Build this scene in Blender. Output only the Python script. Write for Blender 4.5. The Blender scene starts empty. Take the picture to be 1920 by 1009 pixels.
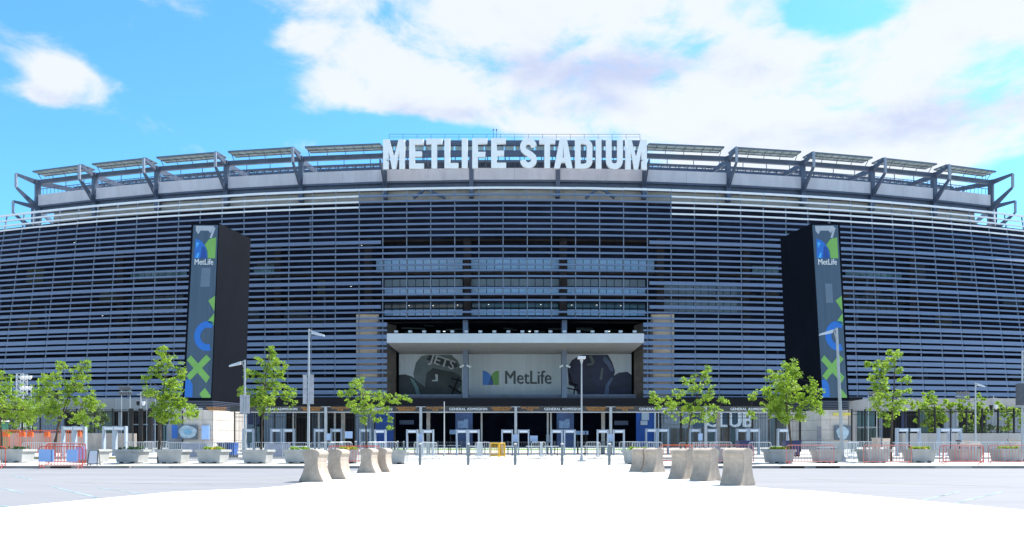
import bpy, bmesh, math, random
from mathutils import Vector, Matrix
R = math.radians
S = bpy.context.scene
COL = S.collection
FPX = 1500.0; CX = 960.0; HY = 845.0; EYE = 1.1

# ------------------------------------------------------------------ camera, sky, sun, exposure
cam_d = bpy.data.cameras.new('camera'); cam = bpy.data.objects.new('camera', cam_d); COL.objects.link(cam)
cam.location = (0, 0, EYE); cam.rotation_euler = (R(90), 0, 0)
cam_d.sensor_width = 36; cam_d.lens = 36 * FPX / 1920; cam_d.shift_y = (HY - 504.5) / 1920
cam_d.clip_start = 0.1; cam_d.clip_end = 6000
S.camera = cam
S.render.resolution_x = 1024; S.render.resolution_y = 538
S.view_settings.view_transform = 'Standard'; S.view_settings.look = 'None'
S.view_settings.gamma = 1; S.view_settings.use_curve_mapping = False
S.view_settings.exposure = 1.3

SUNV = Vector((0.50, 0.34, 0.86)).normalized()
sun_el = math.asin(SUNV.z); sun_az = math.atan2(SUNV.x, SUNV.y)
sd = bpy.data.lights.new('sun', 'SUN'); sd.energy = 4.2; sd.angle = R(0.53); sd.color = (1, 0.955, 0.89)
so = bpy.data.objects.new('sun', sd); COL.objects.link(so)
so.rotation_euler = SUNV.to_track_quat('Z', 'Y').to_euler(); so.location = (30, 20, 90)

W = bpy.data.worlds.new('World'); S.world = W; W.use_nodes = True
nt = W.node_tree; nt.nodes.clear()
def N(t, **k):
    n = nt.nodes.new(t)
    for a, b in k.items(): setattr(n, a, b)
    return n
def Lk(a, b): nt.links.new(a, b)
def M_(op, a, b=None, c=None, clamp=False):
    n = N('ShaderNodeMath', operation=op); n.use_clamp = clamp
    for i, v in enumerate((a, b, c)):
        if v is None: continue
        if isinstance(v, (int, float)): n.inputs[i].default_value = v
        else: Lk(v, n.inputs[i])
    return n.outputs[0]
sky = N('ShaderNodeTexSky'); sky.sky_type = 'NISHITA'; sky.sun_disc = False
sky.sun_elevation = sun_el; sky.sun_rotation = sun_az
sky.altitude = 0; sky.air_density = 1.0; sky.dust_density = 0.6; sky.ozone_density = 1.5
tc = N('ShaderNodeTexCoord')
sep = N('ShaderNodeSeparateXYZ'); Lk(tc.outputs['Generated'], sep.inputs[0])
az = M_('ARCTAN2', sep.outputs[0], sep.outputs[1]); el = M_('ARCSINE', sep.outputs[2])
# clouds: soft masses at azimuth / elevation, broken up by noise
def azel(px, py):
    a = math.atan((px - CX) / FPX); return a, math.atan((HY - py) / FPX * math.cos(a))
blobs = [  # px, py, rx, ry, weight
 (112,146,44,30,1.2),(165,166,38,24,1.0),(72,182,32,15,.85),(232,160,18,12,.5),(1590,52,100,42,-.95),(1490,30,40,30,-.5),(690,84,44,20,-.5),(760,250,190,18,-.7),(1370,90,44,30,-.45),(1160,262,60,10,-.4),(40,255,90,40,-.4),(1890,330,70,26,-.4),
 (560,60,52,28,.62),(660,125,95,44,1.0),(740,170,110,30,.9),(850,185,140,34,.85),(710,95,50,34,.6),
 (650,5,60,32,.8),(880,25,220,55,1.2),(1130,50,190,80,1.2),(1000,130,170,70,1.0),(1330,20,110,40,.9),
 (1180,160,220,60,1.05),(1460,90,70,60,1.05),(1400,170,170,80,1.15),(1250,222,240,36,.9),(1560,215,170,70,1.0),
 (1700,70,90,40,1.0),(1850,90,130,60,1.1),(1750,160,220,70,1.1),(1420,265,240,36,.75),(1850,275,140,42,.95),
 (1650,280,190,36,.7),(940,232,60,22,.4),(1620,75,28,18,.35),
]
field = None
for (px, py, rx, ry, w) in blobs:
    a, e = azel(px, py)
    dx = M_('MULTIPLY', M_('SUBTRACT', az, a), FPX / rx * .93)
    dy = M_('MULTIPLY', M_('SUBTRACT', el, e), FPX / ry * .93)
    r2 = M_('ADD', M_('MULTIPLY', dx, dx), M_('MULTIPLY', dy, dy))
    g = M_('MULTIPLY', M_('EXPONENT', M_('MULTIPLY', r2, -0.95)), w)
    field = g if field is None else M_('ADD', field, g)
field = M_('MINIMUM', M_('MULTIPLY', field, 1.04), 1.0)
def skynoise(scale, det, rough, off=(0,0,0), zs=1.9):
    mp = N('ShaderNodeMapping'); mp.inputs['Scale'].default_value = (1, 1, zs); mp.inputs['Location'].default_value = off
    Lk(tc.outputs['Generated'], mp.inputs[0])
    n = N('ShaderNodeTexNoise'); n.inputs['Scale'].default_value = scale; n.inputs['Detail'].default_value = det
    n.inputs['Roughness'].default_value = rough; n.inputs['Distortion'].default_value = .25
    Lk(mp.outputs[0], n.inputs[0]); return n.outputs[0]
n1 = skynoise(11, 12, .6)
n2 = skynoise(11, 12, .6, (0, 0, .035))     # same noise sampled a bit higher: underside shading
n3 = skynoise(2.6, 5, .5, (3, 1, 2))
n4 = skynoise(4.5, 4, .5, (5, 2, 7), 2.6)
midn = M_('MULTIPLY', M_('MULTIPLY', M_('SUBTRACT', n4, .5), 2.2), M_('MINIMUM', M_('ADD', M_('MULTIPLY', field, 1.6), .15), 1.0))
# unseen broken cumulus away from the view, cover raised to whiten shaded faces
gen = M_('MINIMUM', M_('MULTIPLY', M_('SUBTRACT', n3, .44), 7.0), 1.1)
front = N('ShaderNodeMapRange'); front.interpolation_type = 'SMOOTHSTEP'
front.inputs['From Min'].default_value = .62; front.inputs['From Max'].default_value = .85
Lk(M_('ABSOLUTE', az), front.inputs['Value'])
up = N('ShaderNodeMapRange'); up.interpolation_type = 'SMOOTHSTEP'
up.inputs['From Min'].default_value = .55; up.inputs['From Max'].default_value = .72
Lk(el, up.inputs['Value'])
outside = M_('MAXIMUM', front.outputs[0], up.outputs[0])
field2 = M_('ADD', field, M_('MULTIPLY', outside, M_('MAXIMUM', gen, 0)))
dens = M_('ADD', M_('ADD', field2, midn), M_('MULTIPLY', M_('SUBTRACT', n1, .5), 2.9))
dens_hi = M_('ADD', M_('ADD', field2, midn), M_('MULTIPLY', M_('SUBTRACT', n2, .5), 2.9))
def smooth(v, a, b):
    m = N('ShaderNodeMapRange'); m.interpolation_type = 'SMOOTHSTEP'
    m.inputs['From Min'].default_value = a; m.inputs['From Max'].default_value = b; Lk(v, m.inputs['Value']); return m.outputs[0]
alpha = M_('MULTIPLY', smooth(dens, .12, 1.05), .95)
under = None
for (px, py, rx, ry, w) in ((1060,128,150,30,1.0),(1180,150,120,22,.6),(1250,110,90,22,.4),(1000,60,60,20,.2),(1860,190,110,30,.8),(1500,245,160,24,.5),(820,215,120,14,.6),(1700,250,120,20,.5),(110,188,70,14,.5),(1420,130,40,20,.3),(1110,200,160,16,.45)):
    a, e = azel(px, py)
    dx = M_('MULTIPLY', M_('SUBTRACT', az, a), FPX / rx); dy = M_('MULTIPLY', M_('SUBTRACT', el, e), FPX / ry)
    g = M_('MULTIPLY', M_('EXPONENT', M_('MULTIPLY', M_('ADD', M_('MULTIPLY', dx, dx), M_('MULTIPLY', dy, dy)), -.8)), w)
    under = g if under is None else M_('ADD', under, g)
under = M_('ADD', under, M_('MULTIPLY', outside, .35))
shade = smooth(M_('ADD', M_('MULTIPLY', M_('SUBTRACT', dens_hi, dens), .55), M_('ADD', M_('MULTIPLY', under, .75), M_('MULTIPLY', M_('SUBTRACT', n1, .5), .9))), .05, 1.0)
cc = N('ShaderNodeMix', data_type='RGBA')
CLOUD = 4.0
cc.inputs['A'].default_value = (CLOUD * .95, CLOUD * .99, CLOUD * 1.03, 1)
cc.inputs['B'].default_value = (CLOUD * .64, CLOUD * .70, CLOUD * .93, 1)
Lk(shade, cc.inputs['Factor'])
tint = N('ShaderNodeMix', data_type='RGBA', blend_type='MULTIPLY'); tint.inputs['Factor'].default_value = 1
Lk(sky.outputs[0], tint.inputs['A']); tint.inputs['B'].default_value = (.47, .96, 1.14, 1)
mx = N('ShaderNodeMix', data_type='RGBA'); Lk(alpha, mx.inputs['Factor']); Lk(tint.outputs['Result'], mx.inputs['A']); Lk(cc.outputs['Result'], mx.inputs['B'])
bg = N('ShaderNodeBackground'); bg.inputs['Strength'].default_value = .1
Lk(mx.outputs['Result'], bg.inputs['Color'])
wo = N('ShaderNodeOutputWorld'); Lk(bg.outputs[0], wo.inputs[0])

# ------------------------------------------------------------------ materials
MATS = {}
def mat(name, col, rough=.6, metal=0., var=.12, scale=3., bump=0., spec=.5, col2=None, dirt=0., trans=0., stretch=(1,1,1)):
    if name in MATS: return MATS[name]
    m = bpy.data.materials.new(name); m.use_nodes = True; t = m.node_tree; b = t.nodes['Principled BSDF']
    b.inputs['Roughness'].default_value = rough; b.inputs['Metallic'].default_value = metal
    b.inputs['Specular IOR Level'].default_value = spec
    c = t.nodes.new('ShaderNodeTexCoord'); mp = t.nodes.new('ShaderNodeMapping'); mp.inputs['Scale'].default_value = stretch
    t.links.new(c.outputs['Object'], mp.inputs[0])
    n = t.nodes.new('ShaderNodeTexNoise'); n.inputs['Scale'].default_value = scale; n.inputs['Detail'].default_value = 6
    n.inputs['Roughness'].default_value = .65
    t.links.new(mp.outputs[0], n.inputs[0])
    mx = t.nodes.new('ShaderNodeMix'); mx.data_type = 'RGBA'
    c2 = col2 if col2 else tuple(v * (1 - 2.2 * var) for v in col)
    c1 = col if col2 else tuple(min(1, v * (1 + 1.2 * var)) for v in col)
    mx.inputs['A'].default_value = (*c2, 1); mx.inputs['B'].default_value = (*c1, 1)
    mr = t.nodes.new('ShaderNodeMapRange'); mr.inputs['From Min'].default_value = .3; mr.inputs['From Max'].default_value = .7
    t.links.new(n.outputs[0], mr.inputs[0]); t.links.new(mr.outputs[0], mx.inputs['Factor'])
    t.links.new(mx.outputs['Result'], b.inputs['Base Color'])
    if bump:
        bp = t.nodes.new('ShaderNodeBump'); bp.inputs['Strength'].default_value = bump; bp.inputs['Distance'].default_value = .02
        n2 = t.nodes.new('ShaderNodeTexNoise'); n2.inputs['Scale'].default_value = scale * 8; n2.inputs['Detail'].default_value = 4
        t.links.new(c.outputs['Object'], n2.inputs[0]); t.links.new(n2.outputs[0], bp.inputs['Height']); t.links.new(bp.outputs[0], b.inputs['Normal'])
    if trans:
        tr = t.nodes.new('ShaderNodeBsdfTranslucent'); ms = t.nodes.new('ShaderNodeMixShader'); ms.inputs[0].default_value = trans
        t.links.new(mx.outputs['Result'], tr.inputs[0]); o = t.nodes['Material Output']
        t.links.new(b.outputs[0], ms.inputs[1]); t.links.new(tr.outputs[0], ms.inputs[2]); t.links.new(ms.outputs[0], o.inputs[0])
    MATS[name] = m; return m
def glass_mat(name, col, rough=.08, spec=.8):
    return mat(name, col, rough=rough, var=.08, scale=.4, spec=spec)
def emis(name, col, st):
    if name in MATS: return MATS[name]
    m = bpy.data.materials.new(name); m.use_nodes = True; b = m.node_tree.nodes['Principled BSDF']
    b.inputs['Base Color'].default_value = (*col, 1); b.inputs['Emission Color'].default_value = (*col, 1); b.inputs['Emission Strength'].default_value = st
    MATS[name] = m; return m

steel = mat('louvre_steel', (.20, .25, .36), .42, .25, .07, .35, spec=.5, stretch=(.3, 1, 6))
sunlit_rail = mat('sunlit_rail_white', (.84, .84, .85), .4, 0, .03, 1)  # sunlight on the top louvre rails, put into a white base colour
mull = mat('mullion_steel', (.24, .28, .36), .5, .2, .08, 1)
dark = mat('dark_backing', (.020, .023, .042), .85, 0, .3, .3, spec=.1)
darkbrown = mat('dark_interior_brown', (.05, .042, .042), .8, 0, .25, .5, spec=.1)
bluesteel = mat('blue_grey_painted_steel', (.085, .11, .17), .45, .1, .1, .8)
sunlit_steel = mat('sunlit_strut_steel', (.30, .34, .42), .45, .1, .08, 1)  # lighter copy of the roof steel: sun on the outrigger struts as colour
beige = mat('beige_soffit', (.36, .32, .27), .8, 0, .08, .6)
concw = mat('pale_parapet_concrete', (.60, .585, .63), .8, 0, .07, .5, stretch=(1, 1, .3))
frost = mat('frosted_sunshade_glass', (.46, .54, .54), .25, 0, .12, .6, trans=.25)
paneframe = mat('sunshade_frame', (.12, .15, .19), .4, .2, .08, 1)
letterw = mat('letter_white', (.93, .925, .925), .35, 0, .02, 1)
ledblack = mat('tower_black_cladding', (.004, .006, .012), .7, 0, .12, .25, spec=.08)
ledface = mat('led_screen_slate', (.075, .115, .165), .5, 0, .08, .5, stretch=(8, 1, .1), spec=.2)
blueg = mat('print_blue', (.025, .16, .55), .4, 0, .04, 1)
blued = mat('print_dark_blue', (.02, .07, .30), .4, 0, .04, 1)
greeng = mat('print_green', (.20, .43, .09), .4, 0, .04, 1)
paleprint = mat('print_pale_grey', (.42, .45, .50), .45, 0, .05, 1)
midprint = mat('print_slate_light', (.13, .18, .24), .4, 0, .05, 1)
cyanp = mat('print_cyan', (.08, .42, .80), .4, 0, .04, 1)
whitetext = mat('print_white', (.66, .68, .70), .5, 0, .03, 1)
stone = mat('pale_stone_tile', (.60, .54, .49), .75, 0, .08, .7)
stonej = mat('stone_joint', (.12, .10, .09), .9)
tanstone = mat('tan_stone_pier', (.78, .63, .50), .8, 0, .08, .8)
bannerm = mat('banner_fabric', (.49, .55, .62), .8, 0, .05, .5, stretch=(6, 1, .15))
helmg = mat('print_helmet_dark_green', (.025, .038, .045), .6, 0, .25, .4)
helmgl = mat('print_helmet_sheen_green', (.11, .15, .165), .6, 0, .15, .5)
helmb = mat('print_helmet_navy', (.02, .028, .075), .6, 0, .25, .4)
helmbl = mat('print_helmet_sheen_navy', (.08, .12, .24), .6, 0, .15, .5)
slate_text = mat('print_slate_text', (.07, .085, .10), .6)
canwhite = mat('canopy_white_panel', (.55, .58, .64), .5, 0, .04, .4)
cangrey = mat('canopy_soffit', (.42, .40, .38), .7, 0, .05, .4)
blackf = mat('black_fascia', (.012, .012, .016), .6, 0, .1, .5, spec=.1)
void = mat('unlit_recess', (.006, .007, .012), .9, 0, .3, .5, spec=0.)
signgrey = mat('sign_panel_grey', (.045, .045, .048), .6, 0, .1, .6)
orangetext = mat('print_orange', (.62, .26, .03), .6)
postgrey = mat('galvanised_post', (.42, .44, .47), .45, .3, .08, 2)
palepost = mat('pale_grey_post', (.50, .50, .51), .5, 0, .06, 2)
detm = mat('detector_grey', (.35, .41, .50), .45, 0, .05, 2)
detl = mat('detector_white_panel', (.66, .70, .78), .4, 0, .03, 2)
fencem = mat('black_fence_metal', (.012, .012, .013), .5, .2, .1, 2)
corr = mat('corrugated_grey', (.28, .31, .36), .55, .2, .07, .6)
glassb = glass_mat('sky_blue_glass', (.36, .56, .82), .15)
glassd = glass_mat('dark_window_glass', (.03, .045, .055), .1)
glasst = glass_mat('teal_glass', (.05, .12, .15), .12)
glassbeige = glass_mat('beige_blind_window', (.21, .28, .34), .3, .5)
concb = mat('base_wall_concrete', (.42, .40, .39), .85, 0, .08, .4, stretch=(1, 1, .3))
retain = mat('retaining_wall_concrete', (.40, .36, .33), .9, 0, .14, .9, bump=.2, stretch=(2, 2, .5))
asph = mat('weathered_asphalt', (.24, .24, .252), .9, 0, .08, .45, bump=.4, col2=(.185, .186, .205), stretch=(.22, 1, 1))
plazam = mat('plaza_concrete', (.60, .595, .57), .9, 0, .04, .5, bump=.1)
walkm = mat('sidewalk_concrete', (.50, .49, .46), .9, 0, .06, .6, bump=.1)
kerbm = mat('kerb_granite', (.28, .27, .26), .85, 0, .12, 2, bump=.2)
yellowp = mat('worn_yellow_paint', (.62, .50, .12), .8, 0, .2, 1.5)
lineblue = mat('pale_blue_line_paint', (.24, .34, .38), .8, 0, .3, 1.2)
lineyel = mat('faded_yellow_line_paint', (.40, .36, .27), .85, 0, .3, .8)
barr = mat('barrier_concrete', (.42, .35, .29), .9, 0, .13, 2.6, bump=.4)
planterm = mat('planter_concrete', (.38, .385, .38), .85, 0, .08, 2.5, bump=.2)
soil = mat('planter_soil', (.05, .035, .025), .95)
barkm = mat('tree_bark', (.085, .065, .05), .9, 0, .2, 6, bump=.4)
leafm = mat('maple_leaf', (.36, .50, .05), .5, 0, 0, .9, col2=(.15, .28, .025), trans=.5, spec=.4)
leafp = mat('pale_shrub_leaf', (.17, .26, .07), .5, 0, 0, 1.2, col2=(.09, .16, .04), trans=.3, spec=.5)
hedgem = mat('hedge_leaf', (.07, .16, .03), .5, 0, 0, 2, col2=(.03, .08, .015), trans=.25)
flowerm = mat('yellow_flower', (.62, .48, .02), .6, trans=.3)
pinkm = mat('pink_flower', (.6, .2, .4), .6, trans=.3)
orangeb = mat('orange_barricade_plastic', (.75, .13, .03), .5, 0, .08, 2)
redb = mat('red_barricade_paint', (.62, .07, .045), .45, 0, .12, 2)
pinkb = mat('faded_red_barricade_paint', (.62, .20, .18), .5, 0, .15, 2)
steelb = mat('galvanised_barricade', (.55, .58, .61), .35, .5, .08, 2)
yelb = mat('yellow_plastic_barrier', (.72, .42, .03), .5)
bluesign = mat('blue_sign_board', (.34, .52, .86), .6, 0, .05, 1)
lilacsign = mat('lilac_sign_board', (.52, .38, .62), .6, 0, .05, 1)
whitesign = mat('white_board', (.72, .74, .76), .6, 0, .03, 1)
rubber = mat('black_rubber', (.012, .012, .012), .8)
greenb = mat('dark_green_booth', (.015, .10, .07), .6)
tealm = mat('teal_panel', (.03, .35, .28), .5)
navym = mat('navy_plastic', (.02, .03, .11), .5)
royalm = mat('royal_blue_wrap', (.01, .075, .32), .6, 0, .1, .6)
turfm = mat('green_turf', (.12, .28, .04), .9, 0, .15, 2)
goalm = mat('lime_goal_post', (.35, .62, .05), .5)
trussm = mat('aluminium_truss', (.50, .53, .57), .4, .4, .05, 2)
lampm = mat('lamp_head_pale', (.62, .64, .67), .35, .2, .05, 2)
lit = emis('lit_lamp', (.9, .95, .9), .45)
drainm = mat('drain_black', (.012, .012, .012), .9)
tablew = mat('white_table', (.72, .74, .74), .5)

# ------------------------------------------------------------------ mesh helpers
class MB:
    def __init__(s): s.v = []; s.f = []; s.mi = []; s.cur = 0
    def add(s, vs, fs):
        o = len(s.v); s.v += [tuple(v) for v in vs]; s.f += [tuple(i + o for i in f) for f in fs]; s.mi += [s.cur] * len(fs); return s
    def box(s, x0, x1, y0, y1, z0, z1):
        return s.add([(x0,y0,z0),(x1,y0,z0),(x1,y1,z0),(x0,y1,z0),(x0,y0,z1),(x1,y0,z1),(x1,y1,z1),(x0,y1,z1)],
                     [(0,3,2,1),(4,5,6,7),(0,1,5,4),(1,2,6,5),(2,3,7,6),(3,0,4,7)])
    def hexa(s, b, t):   # two quads of 4 points, bottom and top
        return s.add(list(b) + list(t), [(0,3,2,1),(4,5,6,7),(0,1,5,4),(1,2,6,5),(2,3,7,6),(3,0,4,7)])
    def bar(s, p, q, w, h=None, n=4, up=(0,0,1)):  # bar between two points
        p = Vector(p); q = Vector(q); d = (q - p)
        if d.length < 1e-6: return s
        d.normalize(); u = Vector(up)
        if abs(d.dot(u)) > .98: u = Vector((0, 1, 0))
        a = d.cross(u).normalized(); b = a.cross(d).normalized(); h = h or w
        if n == 4: offs = [(-.5*w, -.5*h), (.5*w, -.5*h), (.5*w, .5*h), (-.5*w, .5*h)]
        else: offs = [(.5*w*math.cos(2*math.pi*i/n), .5*h*math.sin(2*math.pi*i/n)) for i in range(n)]
        vs = [p + a*x + b*y for x, y in offs] + [q + a*x + b*y for x, y in offs]
        return s.add(vs, [tuple(range(n))[::-1], tuple(range(n, 2*n))] + [(i, (i+1) % n, n + (i+1) % n, n + i) for i in range(n)])
    def cone(s, p, q, r0, r1, n=8):
        p = Vector(p); q = Vector(q); d = (q - p).normalized(); u = Vector((0,0,1)) if abs(d.z) < .95 else Vector((0,1,0))
        a = d.cross(u).normalized(); b = a.cross(d).normalized()
        vs = [p + (a*math.cos(2*math.pi*i/n) + b*math.sin(2*math.pi*i/n))*r0 for i in range(n)] + [q + (a*math.cos(2*math.pi*i/n) + b*math.sin(2*math.pi*i/n))*r1 for i in range(n)]
        return s.add(vs, [tuple(range(n))[::-1], tuple(range(n, 2*n))] + [(i, (i+1) % n, n + (i+1) % n, n + i) for i in range(n)])
    def path(s, pts, w, n=6):
        for a, b in zip(pts, pts[1:]): s.bar(a, b, w, n=n)
        return s
    def prism(s, pts, y0, y1):      # polygon in x,z extruded along y
        n = len(pts)
        vs = [(x, y0, z) for x, z in pts] + [(x, y1, z) for x, z in pts]
        return s.add(vs, [tuple(range(n)), tuple(range(n, 2*n))[::-1]] + [(i, n+i, n+(i+1) % n, (i+1) % n) for i in range(n)])
    def sheet(s, pts):
        n = len(pts); return s.add(pts, [tuple(range(n))])
    def mesh(s, name, *ms):
        me = bpy.data.meshes.new(name); me.from_pydata(s.v, [], s.f)
        for m in ms: me.materials.append(m)
        if len(ms) > 1: me.polygons.foreach_set('material_index', s.mi)
        me.validate(); 
        bm = bmesh.new(); bm.from_mesh(me); bmesh.ops.recalc_face_normals(bm, faces=bm.faces); bm.to_mesh(me); bm.free()
        return me
    def build(s, name, m, parent=None, label=None, loc=None, **k):
        me = s.mesh(name, *(m if isinstance(m, (list, tuple)) else (m,)))
        return link(name, me, parent, label, loc, **k)
def link(name, me, parent=None, label=None, loc=None, rot=None, **k):
    o = bpy.data.objects.new(name, me); COL.objects.link(o)
    if parent: o.parent = parent
    if label: o['label'] = label
    if loc: o.location = loc
    if rot: o.rotation_euler = rot
    for a, b in k.items(): o[a] = b
    return o
def thing(name, label, cat, loc=(0,0,0), rz=0, group=None):
    o = bpy.data.objects.new(name, None); COL.objects.link(o); o.location = loc; o.rotation_euler = (0, 0, rz)
    o.empty_display_size = .3
    o['label'] = label; o['category'] = cat
    if group: o['group'] = group
    return o
def copy_tree(o, loc, rz, label, group=None, sc=None):
    c = o.copy(); COL.objects.link(c); c.location = loc; c.rotation_euler = (0, 0, rz)
    c['label'] = label
    if group: c['group'] = group
    if sc: c.scale = sc
    for ch in list(o.children):
        d = ch.copy(); COL.objects.link(d); d.parent = c
        for g in list(ch.children):
            e = g.copy(); COL.objects.link(e); e.parent = d
    return c
def structure(o): o['kind'] = 'structure'; return o
def G(Y):                       # the ground rises gently towards the stadium
    return max(0., .0165 * (min(Y, 118) - 25))
def H(Y): return G(Y) + .12     # raised pavement level
def at(px, py, Y): return Vector(((px - CX) * Y / FPX, Y, EYE + (HY - py) * Y / FPX))
def X(px, Y): return (px - CX) * Y / FPX
def Z(py, Y): return EYE + (HY - py) * Y / FPX

def text_obj(txt, size, m, parent, loc, rot=(R(90), 0, 0), bold=.02, ext=.01, sx=1., name='lettering', space=1., align='CENTER', **k):
    cu = bpy.data.curves.new('txt', 'FONT'); cu.body = txt; cu.size = size; cu.align_x = align; cu.align_y = 'CENTER'
    cu.offset = bold * size; cu.extrude = ext; cu.resolution_u = 3; cu.space_character = space; cu.space_line = .85
    cu.offset = 0
    t = bpy.data.objects.new('txt', cu); COL.objects.link(t)
    bpy.context.view_layer.update()
    me = bpy.data.meshes.new_from_object(t.evaluated_get(bpy.context.evaluated_depsgraph_get()))
    bpy.data.objects.remove(t)
    bm = bmesh.new()
    for i_, (dx_, dz_) in enumerate(((0, 0), (-1, .4), (1, -.4))):
        m2 = me.copy(); m2.transform(Matrix.Translation((dx_*bold*size*1.1, dz_*bold*size, i_*.0015))); bm.from_mesh(m2); bpy.data.meshes.remove(m2)
    bm.to_mesh(me); bm.free()
    me.materials.clear(); me.materials.append(m)
    o = link(name, me, parent, None, loc, rot); o.scale = (sx, 1, 1)
    for a, b in k.items(): o[a] = b
    return o
def flat_shape(splines, depth):   # 2D closed polylines (even-odd filled) -> extruded mesh in x,z
    cu = bpy.data.curves.new('shape', 'CURVE'); cu.dimensions = '2D'; cu.fill_mode = 'BOTH'; cu.extrude = depth / 2
    for pts in splines:
        sp = cu.splines.new('POLY'); sp.points.add(len(pts) - 1)
        for p, (x, z) in zip(sp.points, pts): p.co = (x, z, 0, 1)
        sp.use_cyclic_u = True
    t = bpy.data.objects.new('shape', cu); COL.objects.link(t); bpy.context.view_layer.update()
    me = bpy.data.meshes.new_from_object(t.evaluated_get(bpy.context.evaluated_depsgraph_get()))
    bpy.data.objects.remove(t); me.transform(Matrix.Rotation(R(90), 4, 'X')); me.materials.clear()
    return me
def arc(cx, cy, rx, ry, a0, a1, n=12):
    return [(cx + rx*math.cos(R(a0 + (a1-a0)*i/n)), cy + ry*math.sin(R(a0 + (a1-a0)*i/n))) for i in range(n+1)]
def stroke(c, w):
    L = []; Rr = []
    for i, p in enumerate(c):
        a = c[max(0, i-1)]; b = c[min(len(c)-1, i+1)]; dx, dy = b[0]-a[0], b[1]-a[1]; l = math.hypot(dx, dy) or 1
        nx, ny = -dy/l*w/2, dx/l*w/2; L.append((p[0]+nx, p[1]+ny)); Rr.append((p[0]-nx, p[1]-ny))
    return L + Rr[::-1]

# ------------------------------------------------------------------ ground, roads, pavements
def strip_sheet(name, m, poly_rows, dz, **k):
    """rows of (Y, xl, xr) at level fn(Y)+dz"""
    b = MB(); vs = []; 
    for (Y, xl, xr, z) in poly_rows: vs += [(xl, Y, z + dz), (xr, Y, z + dz)]
    fs = [(2*i, 2*i+1, 2*i+3, 2*i+2) for i in range(len(poly_rows) - 1)]
    b.add(vs, fs); return b.build(name, m, **k)
structure(strip_sheet('ground', asph, [(-400,-2500,2500,0),(25,-2500,2500,0),(39,-2500,2500,G(39)),(118,-2500,2500,G(118)),(3500,-2500,2500,G(118))], 0))
structure(strip_sheet('plaza_paving', plazam, [(-60,-60,60,0),(0,-16,15,0),(10,-11.6,10.9,0),(15.3,-9.8,9.35,0),(21.4,-9,8.3,0),(23.2,-7.4,7.5,0),(25,-7,7.2,0),(38.95,-6.9,7.0,G(38.95))], .006))
# ramp up from the plaza to the pavement between the kerb ends
structure(strip_sheet('dropped_kerb_ramp', walkm, [(38.95,-6.9,7.0,G(38.95)+.006),(41,-6.9,7.0,H(41)),(46,-6.9,7.0,H(46))], .0))
for nm, xa, xb in (('pavement', -140, -6.9), ('pavement', 7.0, 140)):
    b = MB(); ys = [39.22, 46]
    b.hexa([(xa,39.22,G(39)-.1),(xb,39.22,G(39)-.1),(xb,46,G(46)-.1),(xa,46,G(46)-.1)], [(xa,39.22,H(39.22)),(xb,39.22,H(39.22)),(xb,46,H(46)),(xa,46,H(46))])
    structure(b.build(nm, walkm))
# service lane and entry plaza beyond it
structure(strip_sheet('service_lane', mat('lane_concrete', (.33,.33,.34), .9, 0, .07, .4, bump=.1), [(46,-140,140,H(46)-.02),(53,-140,140,H(53)-.02)], 0))
structure(strip_sheet('entry_plaza', walkm, [(53,-160,160,H(53)),(118,-160,160,H(118)),(200,-160,160,H(118))], .0))
# kerb stones: each stone is a piece of the kerb
def kerb_run(xa, xb, ramps, Yk, hgt, m, n):
    k = None; L = (xb - xa) / n
    root = bpy.data.objects.new('kerb', None); COL.objects.link(root); structure(root)
    for i in range(n):
        x0 = xa + i*L; x1 = x0 + L - .015
        xm = (x0+x1)/2; h = hgt; mm = m
        for (ra, rb) in ramps:
            if ra < xm < rb: h = .035
        mb = MB(); g = G(Yk)
        mb.box(x0, x1, Yk-.0, Yk+.2, g-.12, g + h)
        mb.build('kerb_stone', mm, root)
    return root
kerb_run(-42, -6.95, [(-19.6,-17.4)], 39.0, .125, kerbm, 18)
kerb_run(7.05, 42, [(20.1,22.6)], 39.0, .125, kerbm, 18)
kerb_run(-48, -8, [], 53.0, .20, mat('far_kerb_concrete', (.5,.48,.42), .85), 14)
kerb_run(8, 48, [], 53.0, .20, mat('far_kerb_concrete', (.5,.48,.42), .85), 14)
for (pa, pb) in ((52, 74), (196, 228)):
    b = MB(); b.box(X(pa,53), X(pb,53), 52.985, 53.25, G(53)+.08, G(53)+.215); o = b.build('yellow_kerb_paint', yellowp); structure(o)
for (pa, pb) in ((250-38, 250+22), (1705, 1752)):
    b = MB(); b.add([(X(pa,39),39.3,H(39.3)+.004),(X(pb,39),39.3,H(39.3)+.004),(X(pb,41),40.5,H(40.5)+.004),(X(pa,41),40.5,H(40.5)+.004)], [(0,1,2,3)])
    structure(b.build('yellow_ramp_paint', mat('pale_yellow_paint', (.6,.56,.36), .85, 0, .15, 1)))
for (pa, pb) in ((95,133),(1463,1508),(1530,1574)):
    b = MB(); b.box(X(pa,39), X(pb,39), 38.97, 39.1, G(39)+.02, G(39)+.108); structure(b.build('storm_drain', drainm))
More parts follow.
